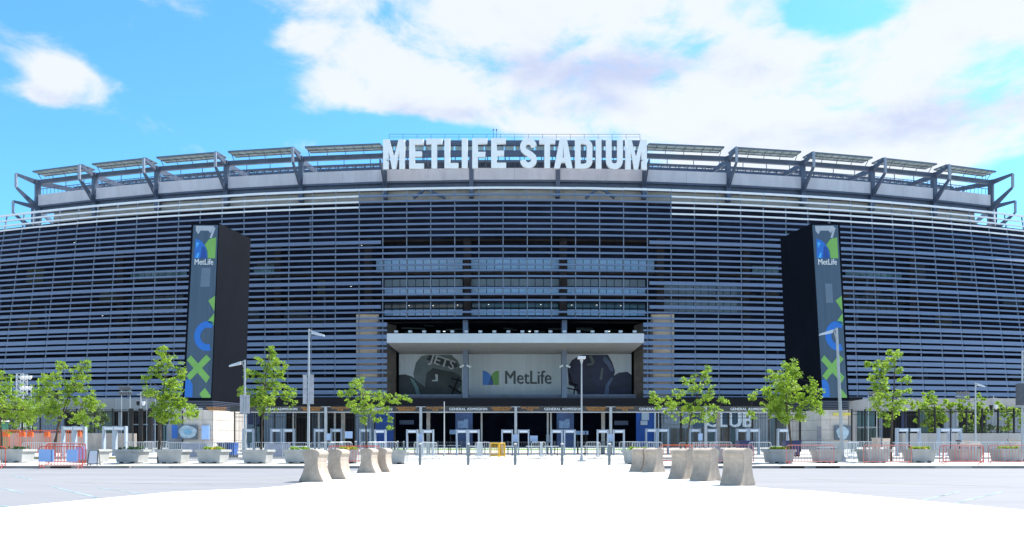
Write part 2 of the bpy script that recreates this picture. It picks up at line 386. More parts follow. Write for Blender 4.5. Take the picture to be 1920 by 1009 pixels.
# painted bay lines on the asphalt
def ground_pt(px, py):
    D = 30.
    for _ in range(40): D = (EYE - G(D)) * FPX / max(1, (py - HY))
    return (X(px, D), D, G(D))
lines = [((0,915),(45,925),lineblue),((95,912),(185,934),lineblue),((185,915),(280,928),lineblue),((0,948),(20,951),lineblue),((320,893),(560,897),lineyel),
         ((1730,938),(1800,922),lineblue),((1785,945),(1880,922),lineblue),((1500,897),(1580,902),lineyel),((1590,905),(1900,912),lineyel),((20,890),(60,900),lineblue),((120,905),(400,908),lineyel)]
for a, b_, m in lines:
    p = Vector(ground_pt(*a)); q = Vector(ground_pt(*b_)); d = (q-p); n = Vector((-d.y, d.x, 0)).normalized() * .04; up_ = Vector((0,0,.004))
    mb = MB(); mb.add([p-n+up_, q-n+up_, q+n+up_, p+n+up_], [(0,1,2,3)]); structure(mb.build('road_marking', m))
# expansion joints in the plaza
jm = mat('joint_filler', (.10,.095,.09), .9)
for a, b_ in (((640,932),(690,932)),((970,932),(1275,932)),((1320,946),(1335,950)),((1440,975),(1575,1009)),((1000,985),(1480,985)),((1010,996),(1500,996))):
    p = Vector(ground_pt(*a)); q = Vector(ground_pt(*b_)); d = (q-p); n = Vector((-d.y, d.x, 0)).normalized() * .009; up_ = Vector((0,0,.0105))
    mb = MB(); mb.add([p-n+up_, q-n+up_, q+n+up_, p+n+up_], [(0,1,2,3)]); structure(mb.build('paving_joint', jm))

# ------------------------------------------------------------------ THE STADIUM
stad = thing('stadium', 'huge oval sports stadium wrapped in blue grey horizontal metal louvres', 'stadium', (0, 120, G(118)))
stad_off = Vector((0, -120, -G(118)))
def sp(mb, name, m, parent=None, **k):     # stadium part: built in world coordinates, parented with offset
    o = mb.build(name, m, parent or stad, **k)
    if parent is None: o.location = stad_off
    return o
XC = .48; D0 = 120.
def sag(x, z): 
    x = min(abs(x), 125.); return x*x*(.00076 + .0000302*z)
def FY(x, z, off=0.): return D0 + sag(x, z) + off
PITCH = 3.63
def zrow(y): return EYE + (HY - y) * .08
def xs_between(a, b):      # a,b in multiples of pitch (half integers)
    n = int(round(b - a)); return [XC + (a + i) * PITCH for i in range(n + 1)]
def louvre(xs, z, h, dep, m, tilt=.0, name='louvre', bowtie=0.):
    mb = MB(); vs = []; cs = []
    for i, x in enumerate(xs):      # blade panels with a recessed joint at every mullion
        if i: cs.append((x-.035, i-1, 0.))
        if 0 < i < len(xs)-1: cs.append((x, i, .07))
        if i < len(xs)-1: cs.append((x+.035, i, 0.))
    jit = [(random.uniform(-.012,.012), random.uniform(-.015,.015)) for _ in xs]
    for x, seg, rec in cs:
        y = FY(x, z) + jit[seg][1]; zz = z + jit[seg][0]; hh = h - rec*.8
        vs += [(x, y - dep + rec, zz - hh/2), (x, y - dep + tilt + rec, zz + hh/2), (x, y, zz + hh/2 + .02), (x, y, zz - hh/2 + .06)]
    n = len(cs); fs = [(0,1,2,3), tuple(4*(n-1) + i for i in (3,2,1,0))]
    for i in range(n-1):
        for j in range(4):
            a = 4*i + j; b = 4*i + (j+1) % 4; fs.append((a, a+4, b+4, b))
    mb.add(vs, fs); return sp(mb, name, m)
NW = 29.5
random.seed(9)
thinrows = [353.2,365.4,376.3,386.4,398,408.7,419.9,430.4,441.4,462.8,474.4,485.6,496.7,507.4,518.6,540.6,552,563.2,585.4]
for i, y in enumerate(thinrows):
    z = zrow(y)
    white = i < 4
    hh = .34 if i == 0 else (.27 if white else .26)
    if i < 5:
        louvre(xs_between(-NW, -6.5), z, hh, .34, sunlit_rail if i < 4 else steel, .05)
        louvre(xs_between(-6.5, 6.5), z, hh, .34, sunlit_rail if i == 0 else steel, .05)
        louvre(xs_between(6.5, NW), z, hh, .34, sunlit_rail, .05)
    else:
        louvre(xs_between(-NW, NW), z, .30, .42, steel, .12)
louvre(xs_between(-NW, NW), zrow(596.6), .30, .42, steel, .12)
wides = [453.2, 530, 575.2]
for y in wides:
    for a, b in ((-NW, -5.5), (5.5, NW)):
        xs = xs_between(a, b)
        if a < 0: xs[-1] -= .2
        else: xs[0] += .2
        louvre(xs, zrow(y), .56, .62, steel, .3)
low = [(608.5,.64),(619,.3),(631.2,.64),(643,.6),(653,.32),(666,.66),(677.3,.62),(688.8,.62),(698.8,.34),(711.5,.66),(723.6,.62),(735,.62),(743.5,.26)]
for y, h in low:
    for sgn in (-1, 1):
        xs = xs_between(-NW, -5.5) if sgn < 0 else xs_between(5.5, NW)
        if sgn < 0: xs = xs + [xs[-1] + .75]
        else: xs = [xs[0] - .75] + xs
        louvre(xs, zrow(y), h, .3 + h*.25, steel, h*.25)
# mullions
for i in range(int(2*NW) + 1):
    k = -NW + i; x = XC + k * PITCH
    zt = zrow(352); zb = zrow(748) if abs(k) > 5.4 else zrow(597)
    mb = MB(); nz = 5
    for j in range(nz):
        za = zt + (zb-zt)*j/nz; zc = zt + (zb-zt)*(j+1)/nz
        mb.hexa([(x-.06, FY(x,zc)-.02, zc), (x+.06, FY(x,zc)-.02, zc), (x+.06, FY(x,zc)+.2, zc), (x-.06, FY(x,zc)+.2, zc)],
                [(x-.06, FY(x,za)-.02, za), (x+.06, FY(x,za)-.02, za), (x+.06, FY(x,za)+.2, za), (x-.06, FY(x,za)+.2, za)])
    sp(mb, 'mullion', mull)
# backing wall and floor slabs behind the louvres
def curved_panel(xs, z0, z1, off0, off1, name, m, label=None):
    mb = MB(); vs = []
    for x in xs: vs += [(x, FY(x,z0,off0), z0), (x, FY(x,z1,off0), z1), (x, FY(x,z1,off1), z1), (x, FY(x,z0,off1), z0)]
    n = len(xs); fs = [(0,1,2,3), tuple(4*(n-1) + i for i in (3,2,1,0))]
    for i in range(n-1):
        for j in range(4):
            a = 4*i+j; b = 4*i+(j+1)%4; fs.append((a, a+4, b+4, b))
    mb.add(vs, fs); o = sp(mb, name, m)
    if label: o['label'] = label
    return o
allx = [XC + (-NW + i)*PITCH for i in range(int(2*NW)+1)]
midx = [XC + (-5.5 + i)*PITCH for i in range(12)]
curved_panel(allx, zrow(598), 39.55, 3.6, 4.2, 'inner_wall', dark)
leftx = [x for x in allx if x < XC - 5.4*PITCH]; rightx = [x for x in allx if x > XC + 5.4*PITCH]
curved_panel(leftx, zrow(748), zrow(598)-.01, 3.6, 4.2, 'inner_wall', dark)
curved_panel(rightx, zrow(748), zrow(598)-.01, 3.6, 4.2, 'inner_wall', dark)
curved_panel(allx[8:-8], 39.6, 42.25, 3.45, 3.9, 'soffit_wall', beige, 'beige soffit wall under the parapet')
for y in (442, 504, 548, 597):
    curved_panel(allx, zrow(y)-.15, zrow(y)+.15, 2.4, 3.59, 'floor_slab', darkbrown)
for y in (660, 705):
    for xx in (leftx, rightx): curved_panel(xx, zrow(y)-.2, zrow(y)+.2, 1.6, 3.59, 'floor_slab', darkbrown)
# window bands behind the louvres: frame > panes
def pane_band(px0, px1, y0, y1, n, m, frame=dark, off=3.35, gap=.05):
    z0, z1 = zrow(y1), zrow(y0)
    Ya = FY(X((px0+px1)/2, 123), z0, off)
    x0, x1 = X(px0, Ya), X(px1, Ya)
    xs = [x0 + (x1-x0)*i/n for i in range(n+1)]
    fr = curved_panel([x0, (x0+x1)/2, x1], z0-.08, z1+.08, off+.1, off+.24, 'window_frame', frame)
    for i in range(n):
        a, b = xs[i]+gap, xs[i+1]-gap
        mb = MB(); mb.hexa([(a,FY(a,z0,off),z0),(b,FY(b,z0,off),z0),(b,FY(b,z0,off+.09),z0),(a,FY(a,z0,off+.09),z0)],
                           [(a,FY(a,z1,off),z1),(b,FY(b,z1,off),z1),(b,FY(b,z1,off+.09),z1),(a,FY(a,z1,off+.09),z1)])
        mb.build('window_pane', m, fr)
for (a, b, n) in ((704, 868, 11), (882, 1049, 11), (1063, 1228, 11)):
    pane_band(a, b, 476, 500, n, glassb); 
for (a, b, n) in ((720, 868, 10), (882, 1049, 11), (1063, 1211, 10)):
    pane_band(a, b, 529.5, 544, n, glassb); pane_band(a, b, 514, 527.5, n, glassbeige)
    pane_band(a, b, 572.5, 584, n, glassb); pane_band(a, b, 559, 571, n, glassd)
for (a, b, n) in ((236, 352, 8), (474, 521, 4), (1410, 1462, 4), (1583, 1700, 8)):
    pane_band(a, b, 482, 510, n, mat('pale_teal_glass', (.13,.24,.28), .15, 0, .25, .7, spec=.7))
for (a, b, n) in ((1243, 1400, 11),):
    pane_band(a, b, 516, 575, n, glassbeige)
for (a, b, n) in ((230, 345, 9), (1590, 1705, 9)):
    pane_band(a, b, 535, 572, n, mat('dim_window_glass', (.05,.07,.08), .2, 0, .3, .6))
for px in (690, 876, 1056, 1238):     # deep brown columns behind
    x = X(px, 121.8); mb = MB(); mb.box(x-.55, x+.55, 121.6, 122.9, zrow(598), zrow(442)); sp(mb, 'column', darkbrown)
for px in (225, 520, 1400, 1712):
    Yc = FY(X(px,126), 20, 2.4); x = X(px, Yc); mb = MB(); mb.box(x-.5, x+.5, Yc, Yc+.9, zrow(740), zrow(442)); sp(mb, 'column', darkbrown)
for (px, py) in ((698,582),(658,537),(678,460),(767,573),(812,573),(858,572),(916,571),(1014,571),(1072,572),(1119,572),(1164,573),(139,455),(192,592)):
    Yc = FY(X(px,122), 25, 2.9); p = at(px, py, Yc); mb = MB(); mb.box(p.x-.09, p.x+.09, p.y, p.y+.1, p.z-.035, p.z+.035); sp(mb, 'ceiling_lamp', lit)

random.seed(41)
part_ms = [mat('partition_brown', (.085, .068, .06), .85, 0, .2, .6, spec=.1), mat('partition_grey', (.07, .08, .085), .8, 0, .2, .6, spec=.1), mat('partition_olive', (.075, .075, .055), .8, 0, .2, .6, spec=.1)]
for i in range(64):
    sg = random.choice((-1, 1)); xc = sg*random.uniform(25, 98); w_ = random.uniform(1.2, 5.5)
    y1_ = random.choice((446, 500, 552, 600, 655, 702)); y0_ = y1_ - random.uniform(10, 42)
    if y0_ < 444: y0_ = 444
    curved_panel([xc-w_/2, xc+w_/2], zrow(y1_)+.25 if y1_ < 700 else zrow(y1_), zrow(y0_), 3.3+.003*i, 3.56, 'partition', part_ms[i % 3])
    if i % 3 == 0:
        xq = xc + w_; Yq = FY(xq, 25, 2.2); mb = MB(); mb.box(xq-.14, xq+.14, Yq, Yq+.3, zrow(y1_), zrow(y1_-52)); sp(mb, 'inner_pipe', bluesteel)
# upper ring: parapet panels, beam, posts with outriggers, sunshade panels
def ringY(x): return 122.5 + .002*x*x
offs = [81, 243, 401, 541, 671, 788, 896]
rx = []
for o in offs:
    x = o*.083
    for _ in range(30): x = o/FPX*ringY(x)
    rx.append(x)
ringpts = [(-x + XC*0 + .4, ringY(x)) for x in rx[::-1]] + [(x + .4, ringY(x)) for x in rx]
ext_l = [(-97., 178.), (-93.5, 165.), (-89.3, 149.)]; ext_r = [(-x+.8, y) for x, y in ext_l[::-1]]
ring = ext_l + ringpts + ext_r
def seg_box(mb, p, q, off0, off1, z0, z1, e0=0., e1=0.):
    p = Vector((*p, 0)); q = Vector((*q, 0)); d = (q-p).normalized(); n = Vector((d.y, -d.x, 0))  # outward (towards the camera side)
    a = p + d*e0; b = q - d*e1
    mb.hexa([a+n*off0+Vector((0,0,z0)), b+n*off0+Vector((0,0,z0)), b+n*off1+Vector((0,0,z0)), a+n*off1+Vector((0,0,z0))],
            [a+n*off0+Vector((0,0,z1)), b+n*off0+Vector((0,0,z1)), b+n*off1+Vector((0,0,z1)), a+n*off1+Vector((0,0,z1))])
random.seed(5)
for i in range(len(ring)-1):
    p, q = ring[i], ring[i+1]
    P, Q = Vector((*p,0)), Vector((*q,0)); inring = 3 <= i < len(ring)-4
    mid = abs((p[0]+q[0])/2) < 20
    npan = 2 if inring else 1
    for j in range(npan):
        a = P.lerp(Q, j/npan); b = P.lerp(Q, (j+1)/npan)
        mb = MB(); seg_box(mb, a[:2], b[:2], -.35, .0, 42.62, 44.42, .012, .012); sp(mb, 'parapet_panel', concw)
    mb = MB(); seg_box(mb, p, q, -.9, -.5, 41.35, 42.55); seg_box(mb, p, q, -.45, -.05, 42.32, 42.58); sp(mb, 'ring_beam', bluesteel)
    mb = MB(); seg_box(mb, p, q, -.55, -.1, 46.3, 47.0); sp(mb, 'roof_beam', bluesteel)
    if inring:
        # railing on the parapet
        mb = MB(); n = 15
        for j in range(n):
            a = P.lerp(Q, (j+.5)/n); mb.bar((a.x, a.y+.3, 44.42), (a.x, a.y+.3, 45.5), .06)
        seg_box(mb, p, q, -.35, -.29, 45.45, 45.55); sp(mb, 'parapet_railing', bluesteel)
        # rear truss seen over the parapet
        mb = MB(); seg_box(mb, p, q, -8.0, -7.2, 47.0, 47.5); seg_box(mb, p, q, -8.6, -8.0, 48.1, 48.4)
        for j in range(9):
            a = P.lerp(Q, (j+.5)/9); a2 = P.lerp(Q, (j+1)/9); mb.bar((a.x, a.y+8, 47.2), (a2.x, a2.y+8, 48.2), .16); mb.bar((a.x, a.y+8, 47.2), (a.x, a.y+8, 49.3 if j % 3 == 0 else 48.3), .1)
            if random.random() < .6: w = random.uniform(.2,.6); mb.box(a.x-w, a.x+w, a.y+7.4, a.y+8.2, 46.7-random.random()*.4, 47.1)
            mb.bar((a.x, a.y+7.6, 45.2), (a.x, a.y+7.6, 47.0), .09)
        sp(mb, 'rear_truss', bluesteel)
    if inring and not mid:
        # sunshade: frame > glass cells
        d = (Q-P).normalized(); nrm = Vector((d.y, -d.x, 0)); L = (Q-P).length
        a = P + d*(1.5 if P.x + Q.x < 0 else .15); b = Q - d*(.15 if P.x + Q.x < 0 else 1.5)
        cen = (P+Q)/2
        def pt(u, v, z): 
            return a.lerp(b, u) + nrm*(v) + Vector((0,0,z + (.08 if v < 0 else 0)))
        mb = MB()
        for v in (2.1, .9, -.3): mb.bar(pt(0,v,47.55), pt(1,v,47.55), .16, .24)
        ncell = 8
        for j in range(ncell+1): mb.bar(pt(j/ncell,2.1,47.55), pt(j/ncell,-.3,47.55), .1, .16)
        for j in range(5): mb.bar(pt(j/4*.98+.01, 1.2, 47.5), pt(j/4*.98+.01, 1.2, 46.6)-nrm*.9, .08)
        fr = sp(mb, 'sunshade_panel', paneframe)
        for j in range(ncell):
            for (v0, v1) in ((2.0,1.0),(.8,-.2)):
                g = MB(); u0 = (j+.08)/ncell; u1 = (j+.92)/ncell
                g.hexa([pt(u0,v0,47.5),pt(u1,v0,47.5),pt(u1,v1,47.5),pt(u0,v1,47.5)],[pt(u0,v0,47.54),pt(u1,v0,47.54),pt(u1,v1,47.54),pt(u0,v1,47.54)])
                g.build('shade_glass', frost, fr)
for i, (x, y) in enumerate(ring):
    p = Vector((x, y, 0)); 
    if i == 0: d = Vector((*ring[1],0)) - p
    elif i == len(ring)-1: d = p - Vector((*ring[-2],0))
    else: d = Vector((*ring[i+1],0)) - Vector((*ring[i-1],0))
    d.normalize(); n = Vector((d.y, -d.x, 0)); u = Vector((0,0,1))
    if 3 <= i < len(ring)-3: mid = abs(x) < 22
    else: mid = False
    mb = MB(); c = p + n*.2
    mb.hexa([c - d*.33 + u*39.9, c + d*.33 + u*39.9, c + d*.33 - n*.8 + u*39.9, c - d*.33 - n*.8 + u*39.9],
            [c - d*.33 + u*47, c + d*.33 + u*47, c + d*.33 - n*.8 + u*47, c - d*.33 - n*.8 + u*47])
    post = sp(mb, 'roof_post', bluesteel)
    if not (mid and abs(x) < 10):
        o = MB(); t = c + n*2.9
        o.hexa([c-d*.16+u*46.2, c+d*.16+u*46.2, t+d*.12+u*46.95, t-d*.12+u*46.95], [c-d*.16+u*47.0, c+d*.16+u*47.0, t+d*.12+u*47.35, t-d*.12+u*47.35])
        o.hexa([c-d*.16+u*41.9, c+d*.16+u*41.9, t+d*.12+u*44.7, t-d*.12+u*44.7], [c-d*.16+u*43.1, c+d*.16+u*43.1, t+d*.12+u*45.2, t-d*.12+u*45.2])
        if not mid: o.build('outrigger', bluesteel, post)
        else:
            o2 = MB(); o2.hexa([c-d*.16+u*41.7, c+d*.16+u*41.7, t+d*.12+u*44.4, t-d*.12+u*44.4], [c-d*.16+u*43.4, c+d*.16+u*43.4, t+d*.12+u*44.9, t-d*.12+u*44.9]); o2.build('outrigger', bluesteel, post)
        if not mid:
            v = MB(); v.bar(t+u*44.9, t+u*47.2, .34, .34); v.build('outrigger_strut', sunlit_steel, post)
            r = MB(); b0 = c - n*9; r.hexa([c-d*.15+u*46.0, c+d*.15+u*46.0, b0+d*.1+u*46.7, b0-d*.1+u*46.7],[c-d*.15+u*46.9, c+d*.15+u*46.9, b0+d*.1+u*47.2, b0-d*.1+u*47.2]); r.build('roof_arm', bluesteel, post)
# centre roof structure behind the letters
cm = ringpts[5][0], ringpts[8][0]
xa, xb = cm[0]-.2, cm[1]+.2; yb = 123.6
mb = MB(); mb.box(xa, xb, yb, yb+.6, 48.3, 49.05); sp(mb, 'roof_edge_beam', bluesteel)
mb = MB(); mb.box(xa, xb, yb+.3, yb+.8, 46.95, 47.6); sp(mb, 'roof_edge_beam', bluesteel)
mb = MB(); mb.box(xa, xb, yb+1.4, yb+2.0, 44.3, 46.5); sp(mb, 'rear_wall', mat('rear_wall_steel', (.07,.09,.13), .6, 0, .2, .7))
for j in range(26):
    a = xa + (xb-xa)*(j+.08)/26; b = xa + (xb-xa)*(j+.92)/26
    mb = MB(); mb.box(a, b, yb+.35, yb+.45, 47.66, 48.25); sp(mb, 'clerestory_pane', frost)
mb = MB()
for j in range(19): x = xa+.8 + (xb-xa-1.6)*j/18; mb.bar((x, yb, 49.05), (x, yb, 50.0), .05)
mb.bar((xa+.8, yb, 49.98), (xb-.8, yb, 49.98), .045); mb.bar((xa+.8, yb, 49.55), (xb-.8, yb, 49.55), .03); sp(mb, 'roof_railing', bluesteel)
for j in range(24): mb = MB(); x = xa + (xb-xa)*(j+.5)/24; mb.bar((x, yb+1.2, 44.4), (x, yb+1.2, 46.9), .12); sp(mb, 'roof_strut', bluesteel)
for (px, py0, py1) in ((925,243,258),(931,243,258),(85,325,333),(92,327,336),(1842,330,340),(1848,325,340),(373,575,600)):
    if py0 > 500: continue
    Yq = 127 if 800 < px < 1000 else 139
    p = at(px, py0, Yq); q = at(px, py1+6, Yq); mb = MB(); mb.bar(p, q, .07); mb.box(p.x-.12, p.x+.12, p.y-.1, p.y+.1, p.z-.15, p.z+.05); sp(mb, 'antenna', mull)
# diagonal braces behind the top louvres at the centre
for (xa_, xb_, ya, yb_) in ((775,798,372,354),(798,835,354,372),(1098,1120,372,354),(1130,1152,354,372)):
    mb = MB(); mb.bar(at(xa_,ya,122.6), at(xb_,yb_,122.6), .35, .35); sp(mb, 'diagonal_brace', bluesteel)

# tan stone piers beside the portal and its stone reveals
for sgn in (-1, 1):
    a, b = (668, 710) if sgn < 0 else (1221, 1264)
    Yp = 121.02; n = 15
    for j in range(n):
        z0 = zrow(748) + (zrow(587)-zrow(748))*j/n; z1 = z0 + (zrow(587)-zrow(748))/n - .03
        mb = MB(); mb.box(X(a,Yp), X(b,Yp), Yp, Yp+.5, z0, z1); sp(mb, 'stone_block', tanstone)
    xr0 = XC + sgn*5.62*PITCH; xr1 = XC + sgn*18.6
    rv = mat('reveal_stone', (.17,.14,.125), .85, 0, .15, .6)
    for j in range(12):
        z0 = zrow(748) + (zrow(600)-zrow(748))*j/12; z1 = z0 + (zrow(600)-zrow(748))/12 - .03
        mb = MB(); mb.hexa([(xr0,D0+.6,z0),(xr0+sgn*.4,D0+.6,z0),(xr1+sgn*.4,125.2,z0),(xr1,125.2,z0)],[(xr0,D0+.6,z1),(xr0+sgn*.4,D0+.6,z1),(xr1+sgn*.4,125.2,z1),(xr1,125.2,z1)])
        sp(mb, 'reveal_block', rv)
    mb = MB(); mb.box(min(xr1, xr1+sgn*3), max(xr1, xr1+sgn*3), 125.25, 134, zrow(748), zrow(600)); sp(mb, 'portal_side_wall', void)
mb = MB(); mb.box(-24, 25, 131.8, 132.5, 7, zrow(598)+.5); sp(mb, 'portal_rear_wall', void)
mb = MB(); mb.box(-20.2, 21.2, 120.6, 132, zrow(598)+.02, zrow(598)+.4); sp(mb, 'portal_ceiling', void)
random.seed(3)
for j in range(24):
    mb = MB()
    x = random.uniform(-18,19); y = random.uniform(124,131); z = random.uniform(19,20.7); mb.bar((x,y,z),(x+random.uniform(-4,4),y+random.uniform(-1,1),z+random.uniform(-.6,.3)), random.uniform(.1,.3))
    sp(mb, 'ceiling_duct', mat('dark_green_duct', (.02,.035,.035), .6))
# blue grey portal columns and the white slab between them
for px in (872.5, 1058.5):
    x = X(px, 121); mb = MB(); mb.box(x-.38, x+.38, 121, 123.8, zrow(770), zrow(598)); sp(mb, 'portal_column', mat('portal_column_paint', (.15,.19,.28), .45, 0, .06, .5))
    sgn = 1 if px < 960 else -1
    mb = MB(); 
    for s in (-1, 1):
        p = at(px + s*6*1.0, 687, 120.8); mb.bar(p + Vector((-s*.25,0,.15)), p + Vector((s*.35,-.2,-.15)), .3, .3)
    sp(mb, 'floodlight', lampm)
ZS0, ZS1 = 16.2, 17.5
slabx0, slabx1 = XC-18.0, XC+18.0
mb = MB(); mb.box(slabx0, slabx1, 112.0, 112.25, ZS0, ZS1); sp(mb, 'slab_fascia', canwhite)
for j in range(10):
    a = slabx0 + (slabx1-slabx0)*j/10; b = slabx0 + (slabx1-slabx0)*(j+1)/10 - .02
    mb = MB(); mb.box(a, b, 112.26, 125.7, ZS0+.02, ZS1-.05); sp(mb, 'slab_panel', cangrey)
for j in range(18):
    x = slabx0 + 1.1 + (slabx1-slabx0-2.2)*j/17; mb = MB(); mb.box(x-.26, x+.26, 113.3, 113.6, ZS1+.34, ZS1+.62); mb.bar((x,113.45,ZS1-.05),(x,113.45,ZS1+.35),.08); sp(mb, 'spotlight', lampm)
for px in (833, 993, 1142):
    p = at(px, 622, 113.5); mb = MB(); mb.box(p.x-.15,p.x+.15,p.y,p.y+.1,p.z-.02,p.z+.1); sp(mb, 'ceiling_lamp', lit)
# rail beam under the banner
mb = MB(); mb.box(XC-18.3, XC+18.3, 121.6, 122.0, zrow(743), zrow(738)); mb.box(XC-18.3, XC+18.3, 120.9, 121.5, zrow(749), zrow(744.5)); sp(mb, 'balcony_rail', bluesteel)

# ground floor walls of the stadium
def wall_seg(pa, pb, ya, yb, m, name='base_wall', off=1.0, Y=None, th=.4, parent=None):
    Yw = Y or (119 + off); x0, x1 = X(pa, Yw), X(pb, Yw)
    mb = MB(); mb.box(x0, x1, Yw, Yw+th, Z(yb, Yw), Z(ya, Yw)); return sp(mb, name, m)
def corrugated(pa, pb, ya, yb, Yw, m):
    x0, x1 = X(pa,Yw), X(pb,Yw); n = max(4, int((x1-x0)/.35)); pts = []
    mb = MB()
    for i in range(n):
        a = x0 + (x1-x0)*i/n; w = (x1-x0)/n; mb.box(a, a+w*.55, Yw-.12, Yw+.2, Z(yb,Yw), Z(ya,Yw)); mb.box(a+w*.55, a+w, Yw, Yw+.2, Z(yb,Yw), Z(ya,Yw))
    return sp(mb, 'corrugated_wall', m)
Yb = 119.4
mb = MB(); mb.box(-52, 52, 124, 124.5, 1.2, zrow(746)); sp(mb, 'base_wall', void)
for a_, b_ in ((-52, -19.5), (20, 52)):
    mb = MB(); mb.box(a_, b_, 118.6, 124, zrow(750), zrow(746)); sp(mb, 'base_soffit', blackf)
mb = MB(); mb.box(-19.5, 20, 120.2, 126, zrow(752), zrow(749.5)); sp(mb, 'base_soffit', blackf)
corrugated(496, 536, 765, 846, Yb, corr); corrugated(664, 703, 765, 846, Yb, corr); corrugated(585, 606, 765, 846, 122, mat('dim_corrugated', (.08,.09,.11), .6))
corrugated(1398, 1440, 765, 846, Yb, mat('pale_corrugated', (.42,.43,.45), .5, 0, .06, .6)); corrugated(1484, 1508, 765, 846, Yb, tanstone)
for px in (551, 1444): wall_seg(px-3, px+3, 760, 846, tanstone, 'stone_column')
wall_seg(703, 738, 760, 846, royalm, 'blue_wrap_wall', Y=118.5); wall_seg(1193, 1226, 760, 846, royalm, 'blue_wrap_wall', Y=118.5)
wall_seg(1227, 1236, 760, 846, canwhite, 'white_pilaster', Y=118)
for px in (870, 1060):
    wall_seg(px-16, px+16, 760, 842, mat('blue_column_wrap', (.05,.08,.19), .5, 0, .2, .5), 'wrapped_column', Y=117)
    for q in (-1, 1): wall_seg(px+q*4-8+ (4 if q>0 else 0), px+q*4+4, 786 if q>0 else 789, 803, mat('pale_wrap_print', (.25,.33,.48), .6, 0, .2, 2), 'wrap_print', Y=116.9, th=.08)
wall_seg(1203, 1217, 762, 788, paleprint, 'wall_poster', Y=118.3, th=.1); wall_seg(1201, 1214, 789, 797, paleprint, 'wall_poster', Y=118.3, th=.1)
wall_seg(749, 776, 788, 796, mat('dim_sign', (.07,.075,.12), .6), 'dim_sign', Y=121, th=.1); wall_seg(1152, 1178, 789, 797, mat('dim_sign', (.07,.075,.12), .6), 'dim_sign', Y=121, th=.1)
# club shopfront on the right: frames > panes, big letters
wall_seg(1240, 1398, 760, 846, mat('shopfront_wall', (.40,.42,.45), .6, 0, .08, .4), 'shopfront_wall', Y=119.6)
for i in range(11):
    a = 1244 + i*14; 
    wall_seg(a+1, a+12, 803, 842, glassd if i % 3 else glasst, 'shop_door', Y=119.4, th=.15)
wall_seg(1300, 1397, 772, 802, mat('teal_shop_glass', (.05,.12,.19), .2, 0, .15, .5), 'shop_glazing', Y=119.35, th=.15)
wall_seg(1245, 1290, 775, 795, mat('grey_shop_sign', (.36,.38,.42), .6), 'shop_sign', Y=119.35, th=.15)
t = text_obj('CLUB', 3.0, letterw, stad, at(1366, 789, 119.1) + stad_off, bold=.035, ext=.12, sx=.98, name='shop_lettering')
t = text_obj('CLUB', 3.0, letterw, stad, at(1322, 789, 119.1) + stad_off, bold=.035, ext=.12, sx=.45, name='shop_lettering') if False else None
for i in range(3):
    wall_seg(1446+i*13, 1456+i*13, 783, 845, glassd if i else glasst, 'shop_door', Y=119.4, th=.15)
wall_seg(1444, 1482, 775, 846, canwhite, 'shopfront_wall', Y=119.6)
# left storefront between tower and canopy
wall_seg(455, 480, 765, 846, mat('blue_grey_panel', (.25,.31,.40), .6, 0, .06, .5), 'base_wall', Y=119.5)
for (a, b) in ((465,474),(482,487)): wall_seg(a, b, 770, 796, navym, 'window_pane', Y=119.3, th=.12); wall_seg(a, b, 800, 830, glasst, 'shop_door', Y=119.3, th=.12)
# outer wings, beyond the towers: concrete band above dark glazed concourse doors
def wing(p0, p1, doors):
    n = 6
    for i in range(n):
        a = p0 + (p1-p0)*i/n; b = p0 + (p1-p0)*(i+1)/n
        Ya = 119.5 + sag(X((a+b)/2, 124), 8)*.9; xa_, xb_ = X(a,Ya), X(b,Ya); 
        mb = MB(); mb.box(xa_+.015, xb_-.015, Ya, Ya+.5, Z(771,Ya), Z(747,Ya)); sp(mb, 'concourse_panel', concb)
    Ya = 124.5; mb = MB(); mb.box(X(p0,Ya), X(p1,Ya), Ya, Ya+.5, 1., Z(765,Ya)); sp(mb, 'base_wall', blackf)
    for (a, b, m) in doors:
        mb = MB(); mb.box(X(a,124), X(b,124), 124., 124.4, Z(838,124), Z(772,124)); 
        f = sp(mb, 'concourse_bay', m)
wing(-60, 352, [(-60,60,corr),(62,120,corr),(172,183,concb),(184,190,corr),(196,214,glassd),(222,226,palepost),(240,243,palepost),(262,264,palepost),(285,290,bluesteel),(318,324,palepost),(150,168,concb)])
wing(1592, 1990, [(1606,1615,glasst),(1617,1628,glasst),(1629,1640,glasst),(1648,1655,corr),(1690,1700,navym),(1770,1795,corr),(1850,1990,corr),(1720,1740,glassd)])
for (a, b, y0, y1) in ((1608,1650,800,803),(308,345,795,797),(243,300,795,797)):
    wall_seg(a, b, y0, y1, palepost, 'door_transom', Y=123.8, th=.15)
for a in (306,312,318,330,338): wall_seg(a, a+4, 797, 836, glasst if a % 4 else palepost, 'concourse_door', Y=123.6, th=.15)
for a in (1606,1617,1628,1636): wall_seg(a, a+9, 804, 836, glassd, 'concourse_door', Y=123.6, th=.15)

